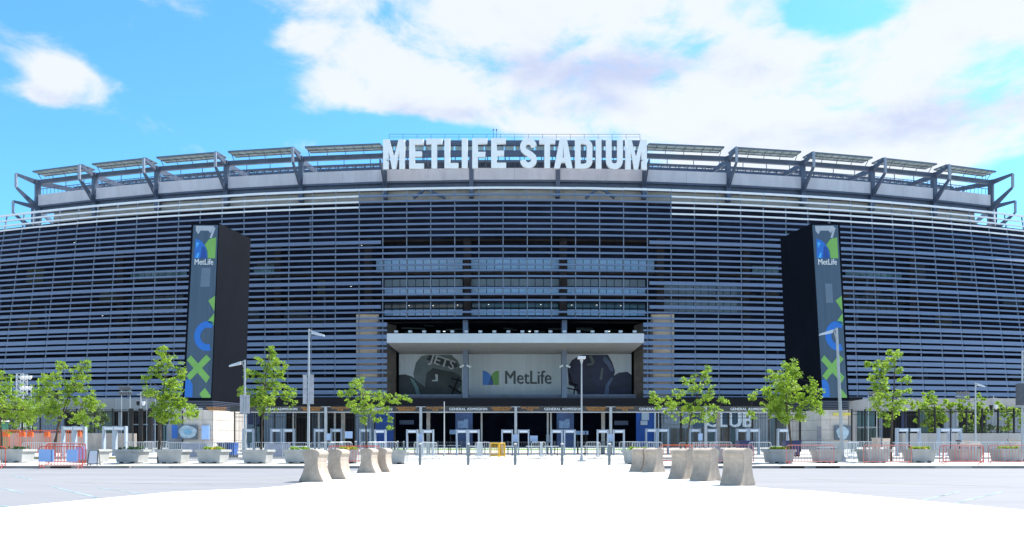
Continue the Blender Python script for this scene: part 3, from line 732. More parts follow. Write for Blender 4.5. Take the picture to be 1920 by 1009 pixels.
# ------------------------------------------------------------------ name sign on the roof edge
sign = thing('rooftop_sign', 'giant white block letters METLIFE STADIUM standing along the roof edge', 'sign', (.4, 119, 44.4))
def Mshape(w, h, s): return [[(0,0),(s,0),(s,.60*h),(.5*w-.36*s,0),(.5*w+.36*s,0),(w-s,.60*h),(w-s,0),(w,0),(w,h),(w-s*1.12,h),(.5*w,.42*h),(s*1.12,h),(0,h)]]
def letter_shape(c, w, h, s):
    if c == 'M': return Mshape(w, h, s)
    if c == 'E': return [[(0,0),(w,0),(w,s*.95),(s,s*.95),(s,.5*h-.45*s),(.86*w,.5*h-.45*s),(.86*w,.5*h+.45*s),(s,.5*h+.45*s),(s,h-.95*s),(w*.98,h-.95*s),(w*.98,h),(0,h)]]
    if c == 'F': return [[(0,0),(s,0),(s,.46*h-.45*s),(.86*w,.46*h-.45*s),(.86*w,.46*h+.45*s),(s,.46*h+.45*s),(s,h-.95*s),(w,h-.95*s),(w,h),(0,h)]]
    if c == 'T': return [[(w/2-s/2,0),(w/2+s/2,0),(w/2+s/2,h-.95*s),(w,h-.95*s),(w,h),(0,h),(0,h-.95*s),(w/2-s/2,h-.95*s)]]
    if c == 'L': return [[(0,0),(w,0),(w,.95*s),(s,.95*s),(s,h),(0,h)]]
    if c == 'I': return [[(0,0),(w,0),(w,h),(0,h)]]
    if c == 'A': return [[(0,0),(s,0),(s+.1*w,.2*h),(w-s-.1*w,.2*h),(w-s,0),(w,0),(.5*w+.62*s,h),(.5*w-.62*s,h)],[(s+.17*w,.2*h+.85*s),(w-s-.17*w,.2*h+.85*s),(.5*w,.80*h)]]
    if c == 'D': 
        o = [(0,0),(.45*w,0)] + arc(.45*w, .24*h, .55*w, .24*h, -90, 0, 7)[1:] + arc(.45*w, .76*h, .55*w, .24*h, 0, 90, 7) + [(0,h)]
        i = [(s,.85*s),(.45*w,.85*s)] + arc(.45*w, .24*h, .55*w-s, .24*h-.85*s, -90, 0, 6)[1:] + arc(.45*w, .76*h, .55*w-s, .24*h-.85*s, 0, 90, 6) + [(s,h-.85*s)]
        return [o, i]
    if c == 'U':
        cl = [(s/2,h),(s/2,.3*h)] + arc(w/2, .27*h, w/2-s/2, .27*h-s/2, 180, 360, 12) + [(w-s/2,.3*h),(w-s/2,h)]
        return [stroke(cl, s)]
    if c == 'S':
        r = w/2 - s/2; top = arc(w/2, h-s/2-.19*h, r, .19*h, 5, 180, 12); bot = arc(w/2, s/2+.19*h, r, .19*h, 0, -175, 12)
        mid_ = [(s/2+.04*w, .62*h), (w*.36, .545*h), (w*.64, .455*h), (w-s/2-.04*w, .38*h)]
        return [stroke(top + mid_ + bot, s)]
word = [('M',718.7,759.5),('E',767.5,795),('T',799.5,829.5),('L',833.5,859.5),('I',866,877),('F',885.5,914),('E',921,949),
        ('S',975,1006.5),('T',1011,1041),('A',1038.5,1073.5),('D',1078,1110.5),('I',1117,1127.5),('U',1136,1167.5),('M',1172,1212.5)]
for c, a, b in word:
    m_ = (a+b)/2; off = (m_-966)/250; 
    Yl = 119.0 + 1.2*off*off
    py1 = 316 + 2.6*off*off + (.8 if m_ > 966 else 0)*off; py0 = 260 + 3*off*off + (.8 if m_ > 966 else 0)*off
    x0, x1 = X(a,Yl), X(b,Yl); z0, z1 = Z(py1,Yl), Z(py0,Yl)
    me = flat_shape(letter_shape(c, x1-x0, z1-z0, .84), .45); me.materials.append(letterw)
    o = link('letter_' + c.lower(), me, sign, None, (x0-.4, Yl-119, z0-44.4))
mb = MB(); mb.bar((-19.6,1.1,-.1+.2),(19.4,1.1,.1),.2); mb.bar((-19.6,1.1,3),(19.4,1.1,3),.14)
for j in range(14):
    x = -19 + 38*j/13; mb.bar((x,.5,.1),(x,4,.1),.12); mb.bar((x,1.1,.1),(x,1.1,3.4),.1)
mb.build('sign_frame', bluesteel, sign)

# ------------------------------------------------------------------ banner in the portal
ban = thing('banner', 'wide grey banner with blue and green logo between two helmet pictures in the portal', 'banner', (XC, 125.5, 9.7))
YB = 125.5; bo = Vector((-XC, -125.5, -9.7))
for (pa, pb) in ((748, 866), (866, 1066), (1066, 1184)):
    mb = MB(); mb.box(X(pa,YB)+.01, X(pb,YB)-.01, YB, YB+.12, Z(743,YB), Z(664,YB)); o = mb.build('banner_cloth', bannerm, ban); o.location = bo
def print_poly(pts, m, y, name='print', parent=None, off=None, Y=None):
    Yq = Y or YB; me = flat_shape([[(X(px,Yq), Z(py,Yq)) for px, py in pts]] if not isinstance(pts[0][0], (tuple, list)) else [[(X(px,Yq), Z(py,Yq)) for px, py in s] for s in pts], .02)
    me.materials.append(m); o = link(name, me, parent or ban, None, (0, Yq - y, 0))
    o.location = Vector((0, Yq - y, 0)) + (bo if off is None else off); return o
# Metlife mark and word
c0 = (905,721)
print_poly([(905,722),(905,695)] + [(905+20*math.sin(R(t_)), 722-27*math.cos(R(t_))) for t_ in range(10,91,10)], blueg, .03, 'logo_leaf')
print_poly([(920,708),(923,713),(925,722),(915,722)] , blued, .05, 'logo_leaf')
print_poly([(935.5,722),(935.5,695)] + [(935.5-15*math.sin(R(t_)), 709-14*math.cos(R(t_))) for t_ in range(15,91,15)] + [(924,716),(925.3,722)], mat('banner_green', (.15,.33,.10), .6), .03, 'logo_leaf')
text_obj('MetLife', 3.0, slate_text, ban, at(990, 709, YB-.05) + bo, bold=.02, ext=.01, sx=.82, name='lettering')
# left helmet (green) print
hl = [(783,742),(778,722),(775,700),(780,680),(790,668),(803,665.5),(846,665.5),(858,676),(866,690),(866,742)]
print_poly(hl, helmgl, .02, 'helmet_print')
print_poly([(800,742),(797,720),(800,700),(812,690),(828,694),(848,697),(864,705),(866,722),(858,730),(866,742)], helmg, .035, 'helmet_print')
print_poly([(748,742),(748,703),(760,702),(772,706),(784,716),(800,728),(806,742)], helmg, .04, 'helmet_print')
print_poly([(768,708),(776,712),(784,726),(788,742),(781,742),(778,728),(772,716)], mat('print_teal_stripe', (.10,.20,.22), .6), .055, 'helmet_print')
print_poly([(846,708),(866,713),(866,716),(846,711)], blackf, .06, 'face_mask_print'); print_poly([(842,722),(866,736),(866,739),(840,725)], blackf, .06, 'face_mask_print'); print_poly([(858,708),(861,709),(848,742),(845,742)], blackf, .065, 'face_mask_print')
print_poly([(816,702),(821,702),(821,715),(810,715),(810,713),(817,712)], paleprint, .07, 'helmet_print')
print_poly([(799,674),(806,666),(856,681),(859,686),(852,691),(812,679)], helmg, .06, 'team_mark')
jt = text_obj('JETS', 2.0, paleprint, ban, at(830, 679.5, YB-.09) + bo, rot=(R(90), R(18), 0), bold=.012, ext=.01, sx=1.1, name='team_lettering')
# right helmet (navy) print
print_poly([(1069,742),(1066,716),(1064,690),(1072,676),(1086,667),(1094,665.5),(1140,665.5),(1148,680),(1153,696),(1150,712),(1140,742)], helmb, .02, 'helmet_print')
print_poly([(1184,742),(1184,703),(1176,697),(1160,699),(1146,708),(1136,722),(1132,742)], helmb, .03, 'helmet_print')
print_poly([(1132,668),(1138,670),(1147,684),(1150,696),(1145,696),(1138,684),(1130,676)], helmbl, .045, 'helmet_print'); print_poly([(1132,742),(1136,722),(1146,708),(1150,708),(1142,724),(1141,742)], helmbl, .045, 'helmet_print')
print_poly([(1104,668),(1109,666),(1115,678),(1112,684),(1100,686),(1101,683),(1110,680)], helmgl, .05, 'helmet_print'); print_poly([(1128,690),(1131,690),(1129,712),(1124,712)], helmgl, .05, 'helmet_print')
print_poly([(1066,722),(1078,726),(1084,742),(1069,742)], bannerm, .055, 'helmet_print')
for (a, b, c, d) in ((1066,716,1084,722),(1066,700,1072,722),(1078,720,1074,742),(1062,726,1088,732)): print_poly([(a,b),(c,d),(c,d+2.4),(a,b+2.4)] if abs(c-a)>8 else [(a,b),(c,d),(c+2.4,d),(a+2.4,b)], blackf, .07, 'face_mask_print')

# ------------------------------------------------------------------ LED towers
def tower(sgn, label):
    t = thing('led_tower', label, 'display tower', (sgn*37.0+.4, 95, G(95)), group='LED display towers')
    o0 = Vector((-(sgn*37.0+.4), -95, -G(95)))
    if sgn < 0: f_t = (359, 411); f_b = (342, 397); s_t = 470; s_b = 460; e = 3.5
    else: f_t = (1521, 1574.5); f_b = (1541, 1592); s_t = 1463; s_b = 1476
    Dt, Db = 97.4, 95.0
    yt, yb_ = 419, 750
    zt, zb = Z(yt, Dt), Z(yb_, Db)
    Dtb, Dbb = Dt/.934, Db/.94
    if sgn < 0: inner_t, inner_b, outer_t, outer_b = 411, 397, 359, 342
    else: inner_t, inner_b, outer_t, outer_b = 1521, 1541, 1574.5, 1592
    b = [Vector((X(outer_b,Db),Db,zb)), Vector((X(inner_b,Db),Db,zb)), Vector((X(s_b,Dbb),Dbb,zb)), Vector((X(outer_b,Db)+ (X(s_b,Dbb)-X(inner_b,Db)), Dbb, zb))]
    tt = [Vector((X(outer_t,Dt),Dt,zt)), Vector((X(inner_t,Dt),Dt,zt)), Vector((X(s_t,Dtb),Dtb,zt)), Vector((X(outer_t,Dt)+(X(s_t,Dtb)-X(inner_t,Dt)), Dtb, zt))]
    mb = MB(); mb.hexa(b, tt); mb.build('tower_body', ledblack, t).location = o0
    # face frame: local coordinates u across, v up on the front face, in px of the photo's flat face
    bl, br, tl, tr = (b[0], b[1], tt[0], tt[1]) if sgn < 0 else (b[1], b[0], tt[1], tt[0])
    nrm = (br-bl).cross(tl-bl).normalized()
    if nrm.y > 0: nrm = -nrm
    def fp(u, v, d): 
        lo = bl.lerp(br, u); hi = tl.lerp(tr, u); return lo.lerp(hi, v) + nrm*d
    def fpoly(pts, m, d, name, parent):
        # fan-free polygon on the face, slightly thick
        n = len(pts); vs = [fp(u,v,d) for u,v in pts] + [fp(u,v,d-.015) for u,v in pts]
        q = MB(); q.add(vs, [tuple(range(n)), tuple(range(n,2*n))[::-1]] + [(i,(i+1)%n,n+(i+1)%n,n+i) for i in range(n)])
        ob = q.build(name, m, parent)
        if parent is t: ob.location = o0
        return ob
    e0, e1 = (.075, .97) if sgn < 0 else (.03, .93)
    scr = fpoly([(e0,.012),(e1,.012),(e1,.99),(e0,.99)], ledface, .04, 'screen', t)
    W_ = e1 - e0
    def U(u): return e0 + W_*u
    def V(py): # photo row -> v
        return (yb_ - py)/(yb_-yt)
    P_ = lambda pts, m, d, n: fpoly([(U(u), V(py)) for u, py in pts], m, d, n, scr)
    # pale reflection-like artwork at the top
    P_([(.10,424),(.84,424),(.78,432),(.70,438),(.62,433),(.30,433),(.22,440),(.12,434)], paleprint, .055, 'screen_graphic')
    P_([(.82,426),(.90,428),(.76,448),(.68,447)], paleprint, .055, 'screen_graphic')
    # logo
    blu = [(.10,486),(.12,449)] + [(.12+.50*math.sin(R(a)), 486-37*math.cos(R(a))) for a in range(12,91,13)]
    P_(blu, blueg, .06, 'logo_leaf'); P_([(.40,462),(.52,466),(.60,486),(.34,486)], blued, .075, 'logo_leaf')
    P_([(.15,455),(.28,457),(.18,466)], cyanp, .075, 'logo_leaf'); P_([(.16,484),(.26,474),(.30,478),(.24,486)], cyanp, .075, 'logo_leaf')
    P_([(.50,460),(.66,450),(.94,446),(.94,486),(.64,486),(.62,472)], greeng, .065, 'logo_leaf')
    # pale rectangles
    if sgn < 0: P_([(.42,504),(.78,504),(.76,540),(.40,540)], midprint, .06, 'screen_graphic')
    else: P_([(.36,534),(.64,534),(.64,570),(.36,570)], midprint, .06, 'screen_graphic')
    P_([(.74,566),(.995,557),(.995,586)], greeng, .06, 'screen_graphic'); P_([(.72,606),(.995,590),(.995,612)], greeng, .06, 'screen_graphic')
    # blue ring clipped by the right edge
    ro = []; ri = []
    for a in range(62, 299, 14): ro.append((.78+.53*math.cos(R(a)), 632-28*math.sin(R(a)))); ri.append((.78+.29*math.cos(R(a)), 632-15.5*math.sin(R(a))))
    ro = [(min(.995,u),v) for u,v in ro]; ri = [(min(.99,u),v) for u,v in ri]
    for i in range(len(ro)-1): P_([ro[i],ro[i+1],ri[i+1],ri[i]], blueg, .06, 'ring_segment')
    # green cross
    P_([(.02,677),(.16,668),(.93,708),(.80,719)], greeng, .065, 'screen_graphic'); P_([(.76,667),(.94,675),(.18,714),(.03,706)], greeng, .08, 'screen_graphic')
    P_([(.0,714),(.16,712),(.28,722),(.30,745),(.0,745)], blueg, .06, 'screen_graphic')
    P_([(.56,739),(.76,728),(.985,742),(.985,746),(.66,746)] if sgn < 0 else [(.74,728),(.985,742),(.985,746),(.74,746)], greeng, .06, 'screen_graphic')
    tx = text_obj('MetLife', .98, whitetext, scr, (0,0,0), bold=.02, ext=.012, name='lettering')
    c = fp(U(.5), V(493.5), .09); ux = (fp(1,.77,0)-fp(0,.77,0)).normalized(); vz = (fp(.5,.8,0)-fp(.5,.76,0)).normalized(); nz = ux.cross(vz)
    tx.matrix_local = Matrix.Translation(c) @ Matrix((ux, vz, nz)).transposed().to_4x4() @ Matrix.Diagonal((.78,1.05,1,1))
    # louvred plinth, with slats
    zl = Z(768, 95); z5 = zb - .02
    inset = .25
    pb = [v.copy() for v in b]
    mb = MB(); mb.hexa([Vector((v.x, v.y+.3, zl)) for v in pb], [Vector((v.x, v.y+.3, z5)) for v in pb]); mb.build('plinth_core', dark, t).location = o0
    for j in range(5):
        z = zl + .12 + (z5-zl-.1)*j/5
        mb = MB(); q = [Vector((v.x + (.1 if v.x > (pb[0].x+pb[2].x)/2 else -.1), v.y + (.1 if v.y < 97 else .35), z)) for v in pb]
        mb.hexa(q, [v + Vector((0,0,.1)) for v in q]); mb.build('plinth_slat', mat('plinth_slat_metal', (.10,.115,.16), .4, .2, .05, 1), t).location = o0
    # stone base: tiles
    gz = H(95)-.1
    core = MB(); core.hexa([Vector((v.x, v.y+.32, gz)) for v in pb], [Vector((v.x, v.y+.32, zl)) for v in pb]); core.build('base_core', stonej, t).location = o0
    p0, p1, p2 = pb[0]+Vector((0,.3,0)), pb[1]+Vector((0,.3,0)), pb[2]+Vector((0,.3,0))
    for (A, B, nc) in ((p0, p1, 3), (p1, p2, 5)):
        d = (B-A); d.z = 0; L = d.length; d.normalize(); nn = Vector((d.y,-d.x,0)); 
        if nn.dot((A+B)/2 - (pb[0]+pb[2])/2) < 0: nn = -nn
        for r in range(4):
            za = gz + (zl-gz)*r/4; zc = gz + (zl-gz)*(r+1)/4 - .03
            for c_ in range(nc):
                a = A + d*(L*c_/nc+.012); bb = A + d*(L*(c_+1)/nc-.012)
                q = MB(); q.hexa([Vector((w.x,w.y,za)) for w in (a,bb,bb+nn*.06,a+nn*.06)],[Vector((w.x,w.y,zc)) for w in (a,bb,bb+nn*.06,a+nn*.06)]); q.build('stone_tile', stone, t).location = o0
    return t
tower(-1, 'tall black tower with blue and green screen on the left of the entrance')
tower(1, 'tall black tower with blue and green screen on the right of the entrance')
# gate house walls joined to the towers
def house(name, label, sgn):
    h = thing(name, label, 'gatehouse', (sgn*35, 96, H(95)-.1), group='stone gatehouses under the towers'); o0 = Vector((-sgn*35, -96, -(H(95)-.1)))
    def bx(pa, pb, ya, yb_, Y, m, nm, th=.3):
        mb = MB(); mb.box(min(X(pa,Y),X(pb,Y)), max(X(pa,Y),X(pb,Y)), Y, Y+th, max(Z(yb_,Y), H(95)-.15), Z(ya,Y)); o = mb.build(nm, m, h); o.location = o0; return o
    if sgn < 0:
        bx(316, 341, 770, 850, 96.2, concb, 'side_wall'); f = bx(333, 370, 797, 824, 94.9, mat('poster_slate', (.12,.15,.19), .6), 'poster_board', .12)
        mb = MB(); c = at(352, 810, 94.85)
        mb.prism([(c.x + 1.05*math.cos(a)*(1+.07*math.sin(5*a)), c.z + .78*math.sin(a)*(1+.06*math.cos(3*a))) for a in [i*math.pi/10 for i in range(20)]], c.y-.04, c.y+.04); o = mb.build('round_emblem', mat('emblem_pale', (.42,.54,.62), .6, 0, .2, 1.5), h); o.location = o0
        mb.v = []; mb.f = []; mb.mi = []; mb.prism([(c.x + .5*math.cos(a), c.z + .35*math.sin(a)) for a in [i*math.pi/8 for i in range(16)]], c.y-.09, c.y-.045); o = mb.build('emblem_centre', mat('emblem_blue', (.2,.4,.55), .6), h); o.location = o0
        bx(378, 392, 798, 824, 94.9, bluesign, 'blue_board', .12); bx(322, 334, 797, 822, 95.6, blueg, 'blue_poster', .1)
        bx(433, 452, 768, 845, 101.8, stone, 'rear_wall'); bx(418, 424, 770, 845, 100.5, fencem, 'gate_post', .4); bx(427, 434, 770, 845, 100.5, fencem, 'gate_post', .4)
        bx(434, 443, 803, 845, 101.6, mat('tan_door', (.36,.31,.28), .7), 'service_door', .1)
    else:
        bx(1592, 1606, 770, 850, 96.2, concb, 'side_wall'); bx(1565, 1598, 798, 825, 94.9, mat('poster_slate', (.12,.15,.19), .6), 'poster_board', .12)
        mb = MB(); c = at(1580, 812, 94.85)
        mb.prism([(c.x + .72*math.cos(a)*(1+.12*math.sin(3*a)), c.z + .75*math.sin(a)*(1+.08*math.cos(5*a))) for a in [i*math.pi/10 for i in range(20)]], c.y-.04, c.y+.04); o = mb.build('round_emblem', mat('emblem_pale', (.42,.54,.62), .6), h); o.location = o0
        mb = MB(); mb.box(X(1562,94.8), X(1595,94.8), 94.8, 94.9, Z(779,94.8), Z(774,94.8)); o = mb.build('yellow_sign', mat('yellow_sign', (.66,.55,.10), .6), h, 'yellow arrow sign'); o.location = o0
        o = text_obj('ENTER HERE', .22, slate_text, h, at(1577,776.5,94.78)+o0, bold=.02, ext=.004, name='lettering'); bpy.data.objects.remove(o)
        bx(1488, 1504, 768, 845, 101.8, stone, 'rear_wall'); bx(1500, 1507, 770, 845, 100.5, fencem, 'gate_post', .4); bx(1509, 1515, 770, 845, 100.5, fencem, 'gate_post', .4)
        bx(1532, 1540, 800, 832, 94.9, mat('grey_panel', (.22,.22,.25), .6), 'service_door', .1); bx(1516, 1528, 812, 832, 98, blackf, 'wall_opening', .1)
house('gatehouse', 'left stone gatehouse with round pale emblem poster under the tower', -1)
house('gatehouse', 'right stone gatehouse with yellow sign and pale poster under the tower', 1)

# ------------------------------------------------------------------ gate canopy with signs
YC = 66.
can = thing('gate_canopy', 'long black entrance canopy with general admission signs on grey posts', 'canopy', (0, YC, H(YC))); oc = Vector((0,-YC,-H(YC)))
xL, xR = X(470, YC), X(1480, YC)
mb = MB(); mb.box(xL, xR, YC, YC+5.5, Z(762,YC)+.02, Z(746.5,YC)); mb.build('black_fascia', blackf, can).location = oc
mb = MB(); mb.box(xL, xR, YC-.02, YC+.12, Z(773.8,YC), Z(772,YC)); mb.build('trim_strip', palepost, can).location = oc
mod = 178.; posts = [967 + mod*k for k in (-2,-1,0,1,2)]
for px in posts:
    x = X(px, YC-.4); mb = MB(); mb.box(x-.105, x+.105, YC-.5, YC-.28, H(YC)-.02, Z(764,YC)); mb.box(x-.38, x+.38, YC-.5, YC-.28, Z(764,YC), Z(763,YC)); mb.build('canopy_post', postgrey, can).location = oc
for k in range(-3, 4):
    gx = 878 + mod*k
    if k == 3: continue
    a, b = gx-88, gx+88
    a = max(a, 471); b = min(b, 1479)
    mb = MB(); mb.box(X(a,YC)+.01, X(b,YC)-.01, YC-.04, YC+.1, Z(772,YC), Z(762,YC)); pn = mb.build('sign_panel', signgrey, can); pn.location = oc
    if a < gx-50 or True:
        o = text_obj('GENERAL ADMISSION', .30, whitetext, pn, (X(gx,YC-.06), YC-.06, Z(767.4,YC)), bold=.03, ext=.006, sx=1.02, space=1.06)
        if gx-62 > 480: text_obj('METAL DETECTORS\nIN USE', .19, orangetext, pn, (X(gx-62,YC-.06), YC-.06, Z(767,YC)), bold=.02, ext=.006, sx=.85)
        if gx+62 < 1470: text_obj('PLEASE REMOVE PHONES\nCAMERAS AND KEYS', .19, orangetext, pn, (X(gx+62,YC-.06), YC-.06, Z(767,YC)), bold=.02, ext=.006, sx=.78)
gx = 1412
mb = MB(); mb.box(X(1325+.5,YC), X(1479,YC)-.01, YC-.04, YC+.1, Z(772,YC), Z(762,YC)); pn = mb.build('sign_panel', signgrey, can); pn.location = oc
text_obj('GENERAL ADMISSION', .30, whitetext, pn, (X(1405,YC-.06), YC-.06, Z(767.4,YC)), bold=.03, ext=.006, sx=1.02, space=1.06)
for px in (598, 628, 903, 1027, 1083-50):
    x = X(px, YC+2); mb = MB(); mb.box(x-.07, x+.07, YC+1.9, YC+2.05, H(YC), Z(774,YC+2)); mb.build('inner_post', palepost, can).location = oc
for px in (643, 803, 1131, 1347):
    x = X(px, YC+2.2); mb = MB(); mb.box(x-.14, x+.14, YC+2.1, YC+2.4, H(YC), Z(774,YC+2)); mb.build('inner_post', mat('tan_post', (.46,.43,.40), .6), can).location = oc
for (px, w, y0, y1) in ((788,9,813,828),(967,10,815,829),(1144,9,814,828),(616,8,813,826),(1001,14,817,831),(654,14,809,822),(1313,8,813,826)):
    x = X(px, YC-.55); mb = MB(); w_ = w*.044/2; mb.box(x-w_, x+w_, YC-.62, YC-.54, Z(y1,YC-.55), Z(y0,YC-.55)); mb.build('notice_board', mat('blue_notice', (.38,.50,.72), .6, 0, .04, 1), can).location = oc

# ------------------------------------------------------------------ fences
def fence(name, label, x0, x1, Y, z0, z1, npanel, pitch=.13, pw=.022, post=.09, m=fencem, group=None, rails=(.04,.88,.96)):
    f = thing(name, label, 'fence', ((x0+x1)/2, Y, z0), group=group); ox = (x0+x1)/2
    L = (x1-x0)/npanel; h = z1-z0
    pm = MB(); n = int(L/pitch)
    for i in range(n):
        x = (i+.5)*L/n; pm.box(x-pw/2, x+pw/2, -pw/2, pw/2, .06, h)
    pme = pm.mesh('pickets', m); rm = MB()
    for r in rails: rm.box(post/2, L-post/2, -.022, .022, h*r-.025, h*r+.025)
    rme = rm.mesh('rail', m); qm = MB(); qm.box(-post/2, post/2, -post/2, post/2, 0, h+.05); qme = qm.mesh('fence_post', m)
    for k in range(npanel):
        link('pickets', pme, f, None, (x0 + k*L - ox, 0, 0), kind='stuff'); link('rails', rme, f, None, (x0 + k*L - ox, 0, 0))
    for k in range(npanel+1): link('fence_post', qme, f, None, (x0 + k*L - ox, 0, 0))
    return f
YF = 74.
fence('picket_fence', 'tall black picket fence on the left retaining wall behind the orange barricades', X(-60,YF), X(245,YF), YF, Z(812,YF), Z(767,YF), 9, post=.12)
fence('picket_fence', 'tall black picket fence from left wall end to the stone gatehouse', X(246,YF), X(300,YF), YF, H(YF), Z(767,YF), 3, post=.3)
fence('picket_fence', 'tall black picket fence in front of grey doors left of the canopy', X(440,YF+3), X(740,YF+3), YF+3, H(YF), Z(773,YF+3), 8, post=.1)
fence('picket_fence', 'tall black picket fence in front of the club shopfront', X(1232,YF+3), X(1500,YF+3), YF+3, H(YF), Z(775,YF+3), 6, post=.18)
fence('picket_fence', 'tall black picket fence right of the yellow sign gatehouse', X(1597,YF), X(1722,YF), YF, H(YF), Z(768,YF), 5, post=.12)
fence('picket_fence', 'tall black picket fence on the right retaining wall by hedge', X(1723,YF), X(1990,YF), YF, Z(813,YF), Z(767,YF), 9, post=.14)
fence('gate_fence', 'low dark grey picket gate line across the middle entrance', X(690,YC-1), X(1215,YC-1), YC-1, H(YC-1)+.02, Z(828,YC-1), 12, pitch=.14, post=.07, m=mat('grey_gate_metal', (.07,.085,.11), .5, .2, .05, 2), rails=(.05,.95))
for (a, b, lab) in ((-60, 245, 'tan concrete retaining wall behind the orange barricades on the left'), (1692, 1990, 'grey concrete retaining wall under the right fence and hedge')):
    mb = MB(); yw = 73.2; n = 6
    t = thing('retaining_wall', lab, 'wall', ((X(a,yw)+X(b,yw))/2, yw, H(yw)-.05)); oo = Vector((-(X(a,yw)+X(b,yw))/2, -yw, -(H(yw)-.05)))
    for j in range(n):
        q = MB(); xa_ = X(a,yw)+(X(b,yw)-X(a,yw))*j/n; xb_ = X(a,yw)+(X(b,yw)-X(a,yw))*(j+1)/n; q.box(xa_+.01, xb_-.01, yw, yw+1.2, H(yw)-.05, Z(812.5,yw)); q.build('wall_panel', retain if a < 0 else concb, t).location = oo

# ------------------------------------------------------------------ trees
def leaves(mb, c, rx_, ry_, rz_, n, size, rnd):
    for _ in range(n):
        while True:
            p = Vector((rnd.uniform(-1,1), rnd.uniform(-1,1), rnd.uniform(-1,1)))
            if p.length < 1: break
        q = c + Vector((p.x*rx_, p.y*ry_, p.z*rz_)); s = size*rnd.uniform(.6,1.3)
        nrm = Vector((rnd.gauss(0,.6), rnd.gauss(0,.6), rnd.gauss(.6,.5))).normalized()
        a = nrm.orthogonal().normalized(); a.rotate(Matrix.Rotation(rnd.uniform(0,6.28), 3, nrm)); b = nrm.cross(a)
        mb.add([q - a*s*.5, q - a*s*.05 + b*s*.36 - nrm*s*.08, q + a*s*.55, q - a*s*.05 - b*s*.36 - nrm*s*.08], [(0,1,2,3)])
def tree(name, label, pxb, D, lobes, trunk_r=.08, size=.135, dens=1.0, m=leafm, cat='tree', group=None, seed=1, two=None, zbase=None, tilt=0):
    rnd = random.Random(seed); z0 = H(D) - .03 if zbase is None else zbase; base = Vector((X(pxb,D), D, z0))
    t = thing(name, label, cat, base, group=group)
    k = D/FPX; tr = MB(); lf = MB()
    top = min(lobes, key=lambda l: l[1]); ptop = Vector((X(top[0],D), D, Z(top[1],D))) - base
    low = max(l[1] for l in lobes)
    trunks = [Vector((0,0,0))] + ([Vector((X(two,D)-base.x, .4, 0))] if two else [])
    nodes = []; done = []
    for ti, tb in enumerate(trunks):
        tp = ptop if ti == 0 else ptop*.75
        prev = tb; n = 9
        pts = [tb]
        for i in range(1, n+1):
            u = i/n; p = tb.lerp(Vector((tb.x*.3 + tp.x*(u**1.7) , tb.y + tp.y*u, tp.z*u)), 1); p = Vector((tb.x*(1-u) + tp.x*u**1.8 + rnd.uniform(-.05,.05), tb.y*(1-u)+rnd.uniform(-.06,.06), tp.z*u))
            tr.cone(prev, p, trunk_r*(1-.85*(i-1)/n), trunk_r*(1-.85*i/n), 7); prev = p; pts.append(p); nodes.append((p, trunk_r*(1-.85*u)))
    for (lx, ly, lr) in lobes:
        r = lr*k; c = Vector((X(lx,D), D, Z(ly,D))) - base
        lat = abs(c.x - nodes[4][0].x); c.y = rnd.uniform(-1,1)*max(.35, min(1.5, .9*(1.6-lat*.4)))
        # limb from the trunk below
        cand = [nd for nd in nodes if nd[0].z < c.z - .25*abs(c.x-nd[0].x)] or [nodes[0]]
        s, sr = cand[-1]
        if done and (c.z < nodes[3][0].z or (s-c).length > 1.3):
            s = min(done, key=lambda q: (q-c).length); sr = .03
        done.append(c); mid_ = s.lerp(c, .55) + Vector((0,0,-.1*r)); rr = max(.016, min(sr*.6, .05))
        tr.cone(s, mid_, rr, rr*.65, 5); tr.cone(mid_, c + Vector((0,0,r*.4)), rr*.65, rr*.2, 5)
        ncl = max(6, int(lr*lr/8*dens))
        for _ in range(ncl):
            a = Vector((rnd.gauss(0,.62), rnd.gauss(0,.65), rnd.gauss(0,.55)))
            if a.length > 1.5: a = a.normalized()*1.5
            cc_ = c + a*r*1.05; 
            if rnd.random() < .5: tr.cone(c, cc_, .012, .006, 4)
            leaves(lf, cc_, .19, .19, .13, 17, size, rnd)
    tr.build('trunk', barkm, t); o = lf.build('crown', m, t)
    return t
